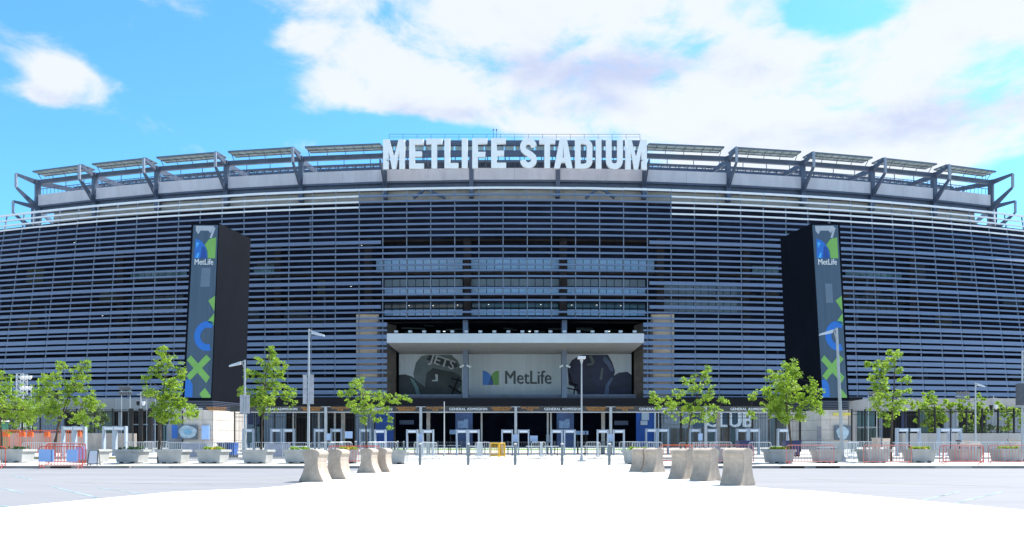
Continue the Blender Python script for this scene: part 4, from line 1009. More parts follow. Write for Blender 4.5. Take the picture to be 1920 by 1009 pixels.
T = [
 ('tree','lush young tree cut off at the left edge above the green booth',2,58,[(0,705,12),(-8,725,18),(10,735,16),(25,765,20),(42,780,16),(0,775,25),(45,755,10),(-20,760,20),(15,750,14)],dict(seed=11)),
 ('tree','wide bright green tree with two thin trunks behind the blue boards',102,54,[(108,682,7),(112,690,9),(148,688,11),(160,678,6),(135,702,12),(118,712,12),(155,725,14),(140,730,12),(175,750,12),(88,705,7),(92,722,8),(75,712,6),(90,742,16),(120,745,18),(70,762,16),(150,757,16),(182,762,10),(165,785,10),(100,775,20),(135,780,12),(60,775,10),(176,790,6)],dict(two=93,seed=12)),
 ('tree','slender tree rising in front of the left gatehouse poster',297,43.5,[(318,661,6),(309,672,9),(325,680,9),(335,692,9),(345,708,6),(310,695,10),(305,714,12),(322,722,11),(340,735,8),(295,738,9),(315,748,14),(335,762,13),(350,772,11),(362,780,6),(330,782,13),(300,775,13),(283,742,6),(288,712,5),(300,758,12),(350,758,5)],dict(seed=13)),
 ('tree','dense pointed tree right of the left tower',490,52,[(505,655,5),(502,667,9),(519,674,9),(528,684,5),(478,672,5),(498,688,12),(484,702,12),(518,702,12),(466,705,7),(456,694,3),(463,733,9),(498,726,18),(528,730,13),(545,738,7),(478,745,13),(510,752,15),(534,750,9),(495,770,9),(448,736,4),(470,757,8)],dict(seed=14)),
 ('tree','low spreading tree beside the portal left of the middle',688,52,[(671,710,5),(671,723,9),(685,738,10),(660,738,8),(644,740,5),(702,742,10),(722,742,10),(748,746,8),(762,748,5),(735,752,7),(690,762,15),(668,766,10),(711,768,12),(728,783,7),(728,801,4),(688,786,8),(712,789,5),(656,755,7)],dict(seed=15)),
 ('tree','spreading tree before the club shopfront with its left branch stretched out',1285,52,[(1330,690,5),(1320,703,8),(1333,714,7),(1305,712,8),(1278,716,6),(1298,730,12),(1272,738,9),(1240,746,8),(1225,743,5),(1258,756,8),(1325,742,12),(1355,752,8),(1345,765,7),(1262,770,11),(1290,766,15),(1318,772,13),(1298,790,9),(1235,760,6),(1222,752,3),(1340,785,5)],dict(seed=16)),
 ('tree','full rounded tree before the dark side of the right tower',1482,43.5,[(1466,692,10),(1490,698,15),(1448,704,10),(1430,738,12),(1414,742,7),(1460,725,18),(1490,728,20),(1514,722,9),(1530,738,9),(1535,758,5),(1510,752,16),(1480,760,20),(1447,765,13),(1414,776,7),(1465,785,10),(1500,778,11),(1528,772,6),(1437,752,8)],dict(seed=17,dens=1.1)),
 ('tree','tall narrow tree right of the right tower',1671,46,[(1680,658,3),(1677,668,6),(1660,676,8),(1637,685,6),(1628,683,3),(1648,692,8),(1670,690,11),(1690,693,7),(1665,708,12),(1690,715,8),(1700,735,4),(1668,728,11),(1688,735,8),(1650,743,9),(1635,758,11),(1670,758,13),(1698,765,12),(1648,780,6),(1716,762,6),(1670,788,8),(1655,725,6)],dict(seed=18)),
 ('tree','leafy tree behind the right fence nearest the tall narrow tree',1745,78,[(1738,758,12),(1755,745,12),(1720,765,11),(1710,755,7),(1768,762,12),(1755,785,14),(1730,790,11),(1742,806,8),(1778,785,8),(1760,770,12)],dict(seed=19,size=.24)),
 ('tree','round topped tree behind the hedge left of the lamp column',1830,79,[(1818,752,8),(1843,752,9),(1830,766,13),(1848,775,9),(1814,780,9),(1835,788,12),(1822,765,8),(1810,765,5)],dict(seed=20,size=.24)),
 ('tree','small tree behind the right fence at the picture edge',1893,78,[(1886,758,7),(1895,770,10),(1908,778,10),(1880,785,8),(1897,793,11),(1914,792,9),(1888,776,8)],dict(seed=21,size=.24)),
 ('tree','pale leaved tree behind the left fence beside the light truss',28,79,[(30,748,9),(20,762,12),(40,768,12),(28,785,14),(48,790,9),(10,785,9),(38,778,12)],dict(seed=22,size=.24,m=leafp)),
 ('tree','pale leaved tree behind the left fence between wide tree and grey doors',165,78.5,[(160,768,10),(175,772,11),(190,776,9),(168,788,12),(148,785,9),(185,792,9),(196,785,5),(125,782,9)],dict(seed=23,size=.22,m=leafp)),
]
for (nm, lab, px, D, lob, kw) in T:
    zb_ = None
    if D > 75: zb_ = H(D) + .3
    tree(nm, lab, px, D, lob, group='young trees around the entrance', zbase=zb_, **kw)
def hedge(label, pa, pb, y0, y1, D, seed, m=hedgem):
    rnd = random.Random(seed); t = thing('hedge', label, 'hedge', (X((pa+pb)/2,D), D, Z(y1,D))); b = MB(); st = MB()
    w = X(pb,D)-X(pa,D); h = (y1-y0)*D/FPX
    for _ in range(int(w*h*34)):
        x = rnd.uniform(-w/2,w/2); e = 1-.18*(abs(x)/(w/2))**4
        leaves(b, Vector((x, rnd.uniform(-.6,.6), rnd.uniform(.1,h*e*(.93+.07*math.sin(x*3))))), .12,.12,.1, 7, .17, rnd)
    for i in range(int(w/.5)): x = -w/2+.25+i*.5; st.cone((x,0,-.5),(x+rnd.uniform(-.1,.1),0,h*.7),.03,.01,5)
    st.build('stems', barkm, t); b.build('foliage', m, t)
hedge('long clipped green hedge behind the right picket fence', 1803, 1884, 796, 813, 76, 31)
hedge('dark low hedge behind the left fence at the picture edge', -10, 45, 800, 814, 76, 32)
hedge('dark green shrub row behind left fence right of the wide tree', 140, 196, 797, 813, 76.5, 33)

# ------------------------------------------------------------------ jersey barriers
def barrier_mesh(L=.68):
    h = 1.1; half = [(.46,0),(.455,.05),(.40,.14),(.33,.28),(.27,.46),(.245,.66),(.26,.82),(.30,.90),(.315,.93),(.315,.99)]
    top = [(.30*math.cos(R(a)), .99 + .11*math.sin(R(a))) for a in (25,50,75,90)]
    right = half + top
    left = [(-x, z) for x, z in right[::-1] if x > .001]
    pts = right + left
    b = MB(); b.prism(pts, -L/2, L/2); me = b.mesh('barrier_body', barr)
    bm = bmesh.new(); bm.from_mesh(me)
    bmesh.ops.bevel(bm, geom=[e for e in bm.edges if abs(e.verts[0].co.y - e.verts[1].co.y) < .01], offset=.012, segments=2, affect='EDGES'); bm.to_mesh(me); bm.free()
    n = MB(); 
    for s in (-1, 1):
        for y in (-.22*L, .22*L): n.box(s*.35 if s > 0 else -.425, .425 if s > 0 else -.35, y-.05, y+.05, .0, .05)
    return me, n.mesh('lifting_slot', drainm)
bme, nme = barrier_mesh()
bars = [ (588,27.2,8,1.0,'tan concrete barrier block nearest on the left, in front of the lamp pole'),
 (631,28.9,9,.99,'tan concrete barrier block second on the left, beside the red barricade'),
 (690,34.0,10,.95,'tan concrete barrier block third on the left row'),
 (717,34.9,9,.95,'tan concrete barrier block farthest on the left, touching the grey planter'),
 (1204,35.2,-40,.95,'tan concrete barrier block leftmost of the right row beside a planter'),
 (1228,34.6,-42,.95,'tan concrete barrier block before the orange barricade end'),
 (1284,29.1,-40,1.0,'tan concrete barrier block in the middle of the right row'),
 (1327,27.7,-44,1.03,'tan concrete barrier block second from right'),
 (1388,25.1,-46,1.07,'largest tan concrete barrier block, nearest on the right')]
for (px, D, rz, sc, lab) in bars:
    rz = 15 if rz > 0 else rz
    t = thing('concrete_barrier', lab, 'barrier', (X(px,D), D+.3, G(D)+.006), R(-rz), 'concrete barriers lining the plaza'); t.scale = (sc, sc, sc)
    link('barrier_body', bme, t); link('lifting_slot', nme, t)

# ------------------------------------------------------------------ bollards
bo_m = MB(); bo_m.cone((0,0,-.05),(0,0,1.05),.07,.07,14); bo_me = bo_m.mesh('bollard_post', mat('bollard_grey', (.17,.20,.22), .55, .1, .1, 3))
bc_m = MB(); bc_m.cone((0,0,1.03),(0,0,1.08),.08,.08,14); bc_m.cone((0,0,1.08),(0,0,1.11),.08,.035,14); bc_me = bc_m.mesh('bollard_cap', palepost)
for px, lab in ((787.5,'leftmost grey bollard across the plaza entry'),(878,'second grey bollard from the left'),(966,'middle grey bollard in line with the central canopy post'),(1054,'fourth grey bollard beside the thin lamp pole'),(1142.5,'rightmost grey bollard across the plaza entry')):
    t = thing('bollard', lab, 'bollard', (X(px,40.8), 40.8, H(40.8)-.01), 0, 'bollards across the plaza entry'); link('bollard_post', bo_me, t); link('bollard_cap', bc_me, t)
for px in (667, 745.5, 757):
    t = thing('bollard', {667:'small far bollard by the left gate fence',745.5:'small far bollard left of the first metal detector',757:'small far bollard touching the first metal detector'}[px], 'bollard', (X(px,62), 62, H(62)), 0, 'bollards by the gate'); link('bollard_post', bo_me, t); link('bollard_cap', bc_me, t)

# ------------------------------------------------------------------ planters
def planter_meshes(s=1.):
    b = MB(); w0, w1, h = .56, .64, .60
    b.hexa([(-w0,-w0,.03),(w0,-w0,.03),(w0,w0,.03),(-w0,w0,.03)],[(-w1,-w1,h),(w1,-w1,h),(w1,w1,h),(-w1,w1,h)])
    b.hexa([(-.69,-.69,h),(.69,-.69,h),(.69,.69,h),(-.69,.69,h)],[(-.72,-.72,h+.02),(.72,-.72,h+.02),(.72,.72,h+.02),(-.72,.72,h+.02)])
    me = None
    r = MB()
    for (x0,x1,y0,y1) in ((-.72,.72,-.72,-.58),(-.72,.72,.58,.72),(-.72,-.58,-.58,.58),(.58,.72,-.58,.58)): r.box(x0,x1,y0,y1,h+.02,h+.14)
    f = MB()
    for x in (-.3, .3):
        for y in (-.565, .3): f.box(x-.1, x+.1, y-.03, y+.03, -.0, .07)
    sl = MB(); sl.box(-.575,.575,-.575,.575,h+.0201,h+.07)
    return b.mesh('pot_body', planterm), r.mesh('pot_rim', planterm), f.mesh('pot_foot', drainm), sl.mesh('soil', soil)
pm = planter_meshes()
rnd = random.Random(77)
def plant_mesh(kind, seed):
    rr = random.Random(seed); b = MB()
    for i in range(36):
        c = Vector((rr.uniform(-.45,.45), rr.uniform(-.45,.45), .72 + rr.uniform(0,.12))); leaves(b, c, .1,.1,.07, 8, .11, rr)
    return b.mesh('flowering_plant', {'y':flowerm,'g':hedgem,'l':leafm,'p':pinkm}[kind])
pl = {k: plant_mesh(k, i) for i, k in enumerate('yglp')}
planters = [(32,44.5,'g','pale concrete planter with green tuft at the far left of the kerb'),(174,44.5,'','concrete planter behind the white sandwich board'),
 (248,43.5,'g','concrete planter with low green plants left of the slender tree'),(326,43,'','empty topped concrete planter right of the slender tree'),
 (400,43.2,'y','concrete planter with yellow flowers before the blue box'),(484,43,'','plain concrete planter right of the bannered lamp pole'),
 (561,43,'l','concrete planter with yellow green plants half hidden by the nearest left barrier'),(652,43.2,'y','concrete planter seen through the red barricade behind left barriers'),
 (741,42.2,'','concrete planter ending the left row beside the open plaza'),
 (1194,42.2,'l','concrete planter starting the right row beside the open plaza'),(1362,43.4,'','concrete planter mostly hidden behind the largest right barrier'),
 (1460,43.5,'y','concrete planter behind the red barricade left of the rounded tree'),(1549,44,'','concrete planter behind the barricade left of the tall lamp pole'),
 (1637,44.5,'','concrete planter behind the barricade left of the tall narrow tree'),(1723,44.5,'y','concrete planter with bright yellow flowers in the barricade gap'),
 (1810,46,'','large planter directly behind the double red barricade'),(1888,46,'l','concrete planter with small green plants near the right edge'),(1916,48,'','concrete planter cut by the right picture edge')]
for i, (px, D, k, lab) in enumerate(planters):
    t = thing('concrete_planter', lab, 'planter', (X(px,D), D, H(D)), R(rnd.uniform(-3,3)), 'concrete planters along the kerb')
    for n_, me in zip(('pot_body','pot_rim','pot_foot','soil'), pm): link(n_, me, t)
    if k: link('plants', pl[k], t)
    if k == 'y': link('plants', pl['l'], t)

# ------------------------------------------------------------------ metal detectors
def det_meshes():
    a = MB()
    sides = []
    for s in (-1, 1):
        q = MB(); q.box(s*.40-.055, s*.40+.055, -.17, .17, .0, 2.0); q.box(s*.40-.08, s*.40+.08, -.19, .19, 0, .1); sides.append(q.mesh('side_panel', detm))
    h = MB(); h.box(-.345, .345, -.2, .2, 1.74, 1.98); hm = h.mesh('header', detm)
    l = MB(); l.box(-.30, .30, -.225, -.205, 1.77, 1.92); lm = l.mesh('display', detl)
    return sides, hm, lm
dsides, dh, dl = det_meshes()
def detector(px, D, lab, sc=1.):
    t = thing('metal_detector', lab, 'metal detector', (X(px,D), D, H(D)+.002), 0, 'walk-through metal detectors at the gates'); t.scale = (sc, 1, sc)
    for s in dsides: link('side_panel', s, t)
    hh = link('header', dh, t); link('display', dl, hh)
row = [(600,'between lamp pole and canopy post'),(631,'right of the second canopy post with blue notice'),(685,'behind the low spreading tree trunk'),(713,'in front of the blue wall, left side'),(773,'left of the blue notice on the third post'),
 (802.5,'before a tan inner post left of centre'),(866,'overlapping a rear blue sign left of centre'),(888,'second of the pair left of the central bollards'),(951,'just left of the central canopy post'),(981.5,'just right of the central canopy post'),
 (1044,'left of the pair beside the thin lamp pole'),(1068,'touching the thin lamp pole on its left'),(1130,'left of the fifth bollard'),(1160,'right of the fifth bollard'),(1221,'in front of the blue wall, right side'),(1243,'behind the picket fence by the blue wall'),
 (1303,'before the club doors left'),(1333,'before the club doors right'),(1391,'under the last club letter'),(1413,'before the pale corrugated wall'),(1468,'behind the rounded tree trunk'),(519,'before the grey corrugated wall left'),(542,'before the grey corrugated wall, dark inside'),(466,'behind the bannered lamp pole')]
for px, l in row: detector(px, 62.2 if 700 < px < 1210 else 66.5, 'grey walk-through metal detector ' + l, 1.0 if 700 < px < 1210 else 1.06)
for px, l in ((130,'left of the pair behind the blue boards'),(149,'right of the pair behind the blue boards'),(206,'left of the pair before the tan wall end'),(225,'right of the pair before the tan wall end'),
              (1692,'left of the pair by the right retaining wall'),(1713,'right of the pair by the right retaining wall'),(1770,'left of the pair below the long hedge'),(1790,'right of the pair below the long hedge')):
    D = 60.5; detector(px, D, 'pale walk-through metal detector ' + l, 1.12 if px < 1000 else 1.05)

# ------------------------------------------------------------------ barricades
BC = {}
def barricade_meshes(L, m, key, hgt=1.07, nb=None):
    if key in BC: return BC[key]
    f = MB(); r = .12; w = .045
    pts = [(-L/2,0,.12),(-L/2,0,hgt-r),(-L/2+r*.3,0,hgt-r*.3),(-L/2+r,0,hgt),(L/2-r,0,hgt),(L/2-r*.3,0,hgt-r*.3),(L/2,0,hgt-r),(L/2,0,.12)]
    f.path(pts, w); f.bar((-L/2,0,.18),(L/2,0,.18), w, n=6)
    n = nb or int(L/(.12 if m is steelb else .15)); b = MB()
    for i in range(1, n): x = -L/2 + L*i/n; b.bar((x,0,.18),(x,0,hgt-.01), .02 if m is steelb else .015, n=4)
    ft = MB()
    for s in (-1, 1): x = s*(L/2-.12); ft.bar((x,0,.14),(x,-.28,.02),.03,n=6); ft.bar((x,0,.14),(x,.28,.02),.03,n=6); ft.bar((x,0,.18),(x,0,.1),.03)
    BC[key] = (f.mesh('frame', m), b.mesh('bars', m), ft.mesh('feet', m)); return BC[key]
def barricade(px, D, L, m, key, lab, rz=0, lvl=H, hgt=1.07, group='crowd control barricades', X_=None):
    ms = barricade_meshes(L, m, key, hgt)
    t = thing('crowd_barricade', lab, 'barricade', (X(px,D) if X_ is None else X_, D, lvl(D)), R(rz), group)
    link('frame', ms[0], t); link('bars', ms[1], t, kind='stuff'); link('feet', ms[2], t); return t
t = barricade(114, 38.6, 2.1, redb, 'r21', 'red steel barricade at the kerb carrying pale blue boards', 0, G)
for (a, b, m_) in ((74,98,bluesign),(97,102,bluesign),(126,146,bluesign),):
    q = MB(); k = 38.6/FPX; q.box((a-114)*k, (b-114)*k, -.06, -.03, .34 if m_ is bluesign else .4, .93); q.build('blue_board', m_, t)
t = barricade(124, 39.8, 1.95, redb, 'r195', 'red steel barricade with lilac board standing just behind the blue boards', 0, H)
q = MB(); q.box(.5,.95,-.06,-.03,.3,.95); q.build('lilac_board', lilacsign, t)
barricade(-8, 38.8, .8, redb, 'r08', 'red steel barricade end at the left picture edge', 20, G)
for i, (px, w) in enumerate(((22,2.0),(44,2.0),(78,2.1),(112,2.1),(143,2.0),(2,2.0))):
    barricade(px-5, 63 if i else 61, w*.85, orangeb, 'o%d' % int(w*10), 'orange barricade before the tan wall, ' + ['second from the left edge','third from the left edge','under the pale leaved tree','behind the wide tree trunks','behind the left metal detector pair','at the very left edge'][i], 0, H, 1.95)
for i, (px, w) in enumerate(((42,.4),(57,.42),(88,.36),(148,.32),(10,.55))):
    q = MB(); k = 62.; x = X(px,k); q.box(-w/2,w/2,-.1,.1,0,.34); q.box(-w/2*.7,w/2*.7,-.05,.05,.34,.4); o = q.build('orange_sandbag_box', orangeb, None, 'small orange box hanging low on the ' + ['second','third','fourth','last','first'][i] + ' orange barricade', (x, k, Z(819,k))); o['category'] = 'box'; o['group'] = 'orange boxes on the barricades'
steel_list = [ (65,50,1.55,0,'before the tan wall under the trees'),(105,50,1.7,8,'crossing behind the wide tree trunk'),(138,50,1.3,0,'behind the blue boards'),(262,57,1.9,0,'left of the grey gatehouse gate'),(292,64,1.9,0,'at the left gatehouse gate, taller looking'),
 (333,52,1.3,0,'left of the covered barricade'),(364,50,1.4,10,'with grey cover before the left gatehouse'),(398,50,1.6,14,'behind the yellow flower planter'),(440,52,1.7,18,'beside the blue box'),(492,52,1.3,0,'left end by the dense pointed tree'),
 (520,50,1.5,10,'before the grey corrugated wall'),(553,50,1.6,14,'right of the dense pointed tree'),(596,50,1.0,0,'just right of the tall lamp pole'),(612,52,1.2,30,'in the queue lane left of the red barricade'),(630,54,1.2,40,'second in the queue lane'),(648,56,1.2,40,'third in the queue lane'),
 (690,56,1.1,0,'by the low spreading tree trunk'),(706,55,1.3,45,'slanting right of the low spreading tree'),(726,57,1.4,30,'slanting toward the first detector'),
 (805,52,2.2,66,'slanting between the first two bollards'),(790,56,.9,0,'behind the leftmost bollard'),(905,54,1.0,10,'left of the yellow barrier'),(899,52,1.4,80,'seen end on near the second bollard'),
 (1015,53,1.3,82,'seen end on right of the middle bollard'),(1010,57,.7,0,'short one right of the notice board'),(1121,53,1.3,80,'seen end on left of the fifth bollard'),(1112,57,.8,0,'short one left of the fifth bollard'),
 (1180,60,1.3,0,'right of the fifth bollard detectors'),(1205,58,1.3,-14,'before the blue wall on the right'),(1228,55,1.0,0,'behind the two small right barriers'),(1295,53,1.5,-20,'behind the spreading tree trunk'),(1320,55,1.3,-30,'before the club doors'),(1352,56,1.3,0,'under the club letters'),
 (1425,54,1.6,0,'left of the second navy cart'),(1520,56,2.4,-8,'with yellowish look before right gatehouse opening'),(1570,52,2.0,-10,'left of the tall lamp pole base'),(1600,50,1.2,30,'right of the tall lamp pole base'),(1603,60,1.7,0,'right of the pale emblem poster'),(1625,62,1.7,0,'before the teal glass doors'),(1648,61,1.5,0,'next to the small brick bin'),
 (1680,52,1.5,0,'left of the right detector pair'),(1735,53,2.3,0,'behind the yellow flower planter on the right'),(1780,55,2.2,-4,'below the hedge detector pair'),(1850,56,2.6,4,'before the right retaining wall'),(1900,56,2.2,4,'near the right picture edge by the wall')]
for (px, D, L, rz, l) in steel_list:
    L = round(L*2)/2 if L > 1.2 else 1.0
    tb = barricade(px, D, L, steelb, 's%d' % int(L*10), 'grey steel barricade ' + l, rz, H)
    if l.startswith('with grey cover') or 'grey corrugated' in l:
        q = MB(); q.box(-L/2+.04, L/2-.04, -.03, -.01, .2, 1.0); q.build('cover', mat('grey_cover', (.36,.37,.44), .7), tb)
# red and pink rows along the right kerb
reds = [(664,41.2,2.6,redb,0,'red barricade behind the four left barriers',H),(1268,41.5,1.6,orangeb,-6,'orange red barricade behind the two small right barriers',H),
 (1350,41.6,3.5,pinkb,0,'long red barricade behind the large right barriers',H),(1519,40.5,2.4,pinkb,0,'red barricade between the rounded tree and the tall lamp pole',H),(1664,40.2,2.4,pinkb,0,'faded red barricade around the tall narrow tree trunk',H),
 (1803,39.8,2.2,pinkb,0,'faded red barricade before the large planter, front one',H),(1806,40.8,2.1,pinkb,4,'faded red barricade doubled up behind the front one',H),(1898,40.2,2.4,pinkb,0,'faded red barricade at the right picture edge',H)]
for i, (px, D, L, m_, rz, l, lv) in enumerate(reds): barricade(px, D, L, m_, 'red%d' % i, l, rz, lv, 1.0 if px != 664 else .95)

# ------------------------------------------------------------------ lamps
def lamp(px, D, ytop, label, arm=1, armlen=.9, r=.075, banners=None, head='cobra', lean=0, z0=None, extra=None):
    z0 = H(D) if z0 is None else z0; x = X(px, D); h = Z(ytop, D) - z0
    t = thing('street_lamp', label, 'lamp post', (x, D, z0), 0, 'lamp posts')
    p = MB(); p.cone((0,0,0),(lean,0,h), r, r*.6, 10); p.build('pole', postgrey, t)
    b = MB(); b.box(-.22,.22,-.22,.22,-.02,.05); b.cone((0,0,.05),(0,0,.3), r*1.6, r*1.3, 10); b.build('base', postgrey, t)
    if head == 'cobra':
        a = MB(); e = Vector((lean+arm*armlen, 0, h-.18)); a.bar((lean,0,h-.05), e, .07, n=6); a.bar((lean,0,h-.65), Vector((lean+arm*armlen*.5,0,h-.12)), .05, n=6); ar = a.build('arm', postgrey, t)
        q = MB(); u = arm; q.hexa([Vector((e.x-u*.1,-.12,e.z-.10)),Vector((e.x+u*.62,-.09,e.z-.24)),Vector((e.x+u*.62,.09,e.z-.24)),Vector((e.x-u*.1,.12,e.z-.10))],
                                 [Vector((e.x-u*.1,-.09,e.z+.08)),Vector((e.x+u*.60,-.06,e.z-.14)),Vector((e.x+u*.60,.06,e.z-.14)),Vector((e.x-u*.1,.09,e.z+.08))]); q.build('lamp_head', lampm, t)
    else:
        q = MB(); q.box(-.22,.22,-.28,.28,h-.02,h+.1); q.build('lamp_head', lampm, t); c = MB(); c.cone((0,0,h-.35),(0,0,h-.02),r*.6,.12,8); c.build('bracket', postgrey, t)
    if banners:
        y0, y1 = banners; za, zb_ = Z(y1,D)-z0, Z(y0,D)-z0
        for s in (-1, 1):
            q = MB(); q.box(min(s*.08,s*.30), max(s*.08,s*.30), -.01, .01, za, zb_); q.build('banner_cloth', mat('pale_banner', (.42,.43,.47), .8, 0, .12, 3), t)
        q = MB(); q.bar((-.32,0,zb_),(.32,0,zb_),.03); q.bar((-.32,0,za),(.32,0,za),.03); q.build('banner_rod', postgrey, t)
    return t
lamp(459, 50, 675, 'shorter grey lamp post with left arm and two banners beside the left tower', -1, .35, .09, (741,775))
lamp(578, 45, 617, 'tallest grey lamp post with right arm and two hanging banners', 1, .25, .085, (703,757), lean=.05)
lamp(1090.5, 47, 672, 'thin grey lamp post with flat lamp before the portal', head='flat', r=.06)
lamp(1580, 45, 615, 'leaning grey lamp post with left arm before the right tower screen', -1, .35, .11, lean=-.34)
lamp(1917, 52, 657, 'lamp post cut by the right edge with a dark box on it', 1, .4, .08)
lamp(1829, 72, 717, 'distant lamp post with white head behind the right fence', 1, .25, .09)
q = MB(); q.box(-.35,.35,-.2,.2,0,1.4); o = q.build('speaker_box', mat('dark_box', (.08,.09,.11), .6), None, 'dark rectangular box mounted on the right edge lamp post', (X(1918,51.6), 51.6, Z(760,51.6))); o['category'] = 'box'
for (px, yt, lab) in ((264,735,'slim camera pole with white domes before the grey doors on the left'),(1863,742,'slim camera pole with white domes behind the hedge')):
    D = 76; z0 = H(74); t = thing('camera_pole', lab, 'camera pole', (X(px,D), D, z0), 0, 'security camera poles'); h = Z(yt,D)-z0
    q = MB(); q.cone((0,0,0),(0,0,h),.06,.045,8); q.build('pole', palepost, t)
    q = MB(); q.bar((-.35,0,h-.25),(.35,0,h-.25),.06); q.bar((-.4,0,h-1.05),(.2,0,h-1.05),.08); q.build('arm', palepost, t)
    for s in (-1,1):
        q = MB(); q.cone((s*.25,0,h-1.15),(s*.25,0,h-.9),.15,.17,10); q.cone((s*.25,0,h-1.3),(s*.25,0,h-1.15),.07,.15,10); q.build('camera_dome', letterw if s > 0 else rubber, t)
# floodlight clusters on poles
def cluster(px, D, yt, w, lab, n=5, rows=2):
    z0 = H(100); t = thing('floodlight_mast', lab, 'floodlight mast', (X(px,D), D, z0), 0, 'floodlight masts beside the building'); h = Z(yt,D)-z0
    q = MB()
    for s in (-.28,.28): q.cone((s*2,0,0),(s*2,0,h-.3),.07,.05,6)
    q.build('pole', trussm, t)
    q = MB(); q.bar((-w/2,0,h-.55),(w/2,0,h-.55),.09); q.bar((-w/2,0,h),(w/2,0,h),.07); q.build('crossbar', trussm, t)
    for r in range(rows):
        for i in range(n):
            x = -w/2 + w*(i+.5)/n; q = MB(); q.cone((x,-.25,h-.15-r*.7),(x,.1,h-.02-r*.7),.25,.12,8); q.build('floodlight', mat('dark_floodlight', (.10,.12,.15), .4, .3, .05, 2), t)
cluster(236, 105, 726, 1.6, 'twin pole floodlight mast behind the left fence'); cluster(283, 105, 732, 2.0, 'floodlight mast partly behind the slender tree')
cluster(1636, 105, 736, 1.2, 'floodlight mast behind the tall narrow tree', 3); cluster(1804, 105, 736, 1.8, 'floodlight mast above the hedge behind right fence', 4)
D = 100; t = thing('light_truss', 'tall aluminium lattice tower with floodlights at the far left', 'truss tower', (X(41,D), D, H(D)))
h = Z(701,D) - H(D); w = .42; q = MB()
for sx in (-w,w):
    for sy in (-w,w): q.bar((sx,sy,0),(sx,sy,h),.1)
n = 16
for i in range(n):
    z0 = h*i/n; z1 = h*(i+1)/n
    for sy in (-w,w): q.bar((-w,sy,z0),(w,sy,z1),.06); q.bar((-w,sy,z1),(w,sy,z1),.05)
    for sx in (-w,w): q.bar((sx,-w,z1),(sx,w,z0),.06)
q.build('lattice', trussm, t)
q = MB(); q.bar((0,-.4,h-.3),(1.6,-.4,h-.3),.1); q.bar((0,-.4,h-1.6),(1.6,-.4,h-1.6),.1); q.bar((1.4,-.4,h-7),(1.4,-.4,h-1.6),.08); q.build('light_bar', trussm, t)
for z in (h-.5, h-1.8):
    for x in (.5,1.0,1.5): q = MB(); q.cone((x,-.9,z-.1),(x,-.5,z+.1),.24,.12,8); q.build('floodlight', lampm, t)
t = thing('goal_post', 'lime coloured goal uprights standing left of the building', 'goal post', (X(46,102), 102, H(102)))
for px, yt in ((20.5,703),(72,709)):
    x = X(px,102)-X(46,102); q = MB(); q.cone((x,0,Z(765,102)-H(102)),(x,0,Z(yt,102)-H(102)),.09,.09,8); q.build('upright', goalm, t)
q = MB(); a = X(20.5,102)-X(46,102); b = X(72,102)-X(46,102); z = Z(765,102)-H(102); q.bar((a,0,z),(b,0,z),.16,n=8); q.bar((0,0,0),(0,0,z),.2,n=8); q.build('crossbar', goalm, t)

# ------------------------------------------------------------------ small things by the gates
# white sandwich board
D = 39.6; t = thing('sandwich_board', 'blank white sandwich board in a black frame at the kerb', 'sign', (X(176,D), D, H(D)), R(12))
for s in (-1, 1):
    q = MB(); q.hexa([(-.21,s*.22-.01,.10),(.21,s*.22-.01,.10),(.21,s*.22+.01,.10),(-.21,s*.22+.01,.10)],[(-.19,s*.03-.01,.74),(.19,s*.03-.01,.74),(.19,s*.03+.01,.74),(-.19,s*.03+.01,.74)]); q.build('board', whitesign, t)
    q = MB(); f = lambda x, z, y: (x, s*(.22-.19*(z-.1)/.64)+s*.015 if True else 0, z)
    q.bar(f(-.22,.0,0),f(-.2,.77,0),.03); q.bar(f(.22,.0,0),f(.2,.77,0),.03); q.bar(f(-.2,.76,0),f(.2,.76,0),.03); q.bar(f(-.22,.09,0),f(.22,.09,0),.03); q.build('frame', rubber, t)
# green booth at the left edge
D = 64; t = thing('ticket_booth', 'dark green booth with pale roof at the left picture edge', 'booth', (X(-2,D), D, H(D)))
q = MB(); q.box(-.5,.45,-.5,.5,0,Z(791,D)-H(D)); q.build('booth_body', greenb, t); q = MB(); q.box(-.55,.5,-.55,.55,Z(791,D)-H(D)+.005,Z(788,D)-H(D)); q.build('booth_roof', palepost, t); q = MB(); q.box(-.2,.3,-.53,-.505,.2,1.9); q.build('booth_door', mat('green_door', (.02,.14,.10), .5), t)
def table(px, D, lab, w=1.1, rz=0):
    t = thing('folding_table', lab, 'table', (X(px,D), D, H(D)), R(rz), 'white folding tables at the gates')
    q = MB(); q.box(-w/2,w/2,-.35,.35,.70,.75); q.build('table_top', tablew, t)
    for s in (-1,1):
        q = MB(); q.bar((s*w*.4,-.28,0),(s*w*.4,-.28,.7),.03); q.bar((s*w*.4,.28,0),(s*w*.4,.28,.7),.03); q.bar((s*w*.4,-.28,.12),(s*w*.4,.28,.12),.03); q.build('leg', rubber, t)
for px, D, l in ((823,65.6,'left of the first GENERAL ADMISSION lane'),(851,65.6,'before the wrapped column left of centre'),(892,60.5,'between the second bollard and yellow barrier'),(950,60.5,'right of the yellow barrier'),
                 (1000,60.5,'under the square blue notice'),(1034,60.5,'left of the thin lamp pole detectors'),(1108,60.5,'right of the thin lamp pole'),(1134,60.5,'behind the fifth bollard'),(405,60,'behind the blue box on the left'),(446,57,'right of the blue box'),(560,60,'before grey detectors left of lamp pole'),(1550,54,'behind the red barricade right of the navy cart'),(1460,60,'behind the rounded tree')):
    table(px, D, 'white folding table ' + l)
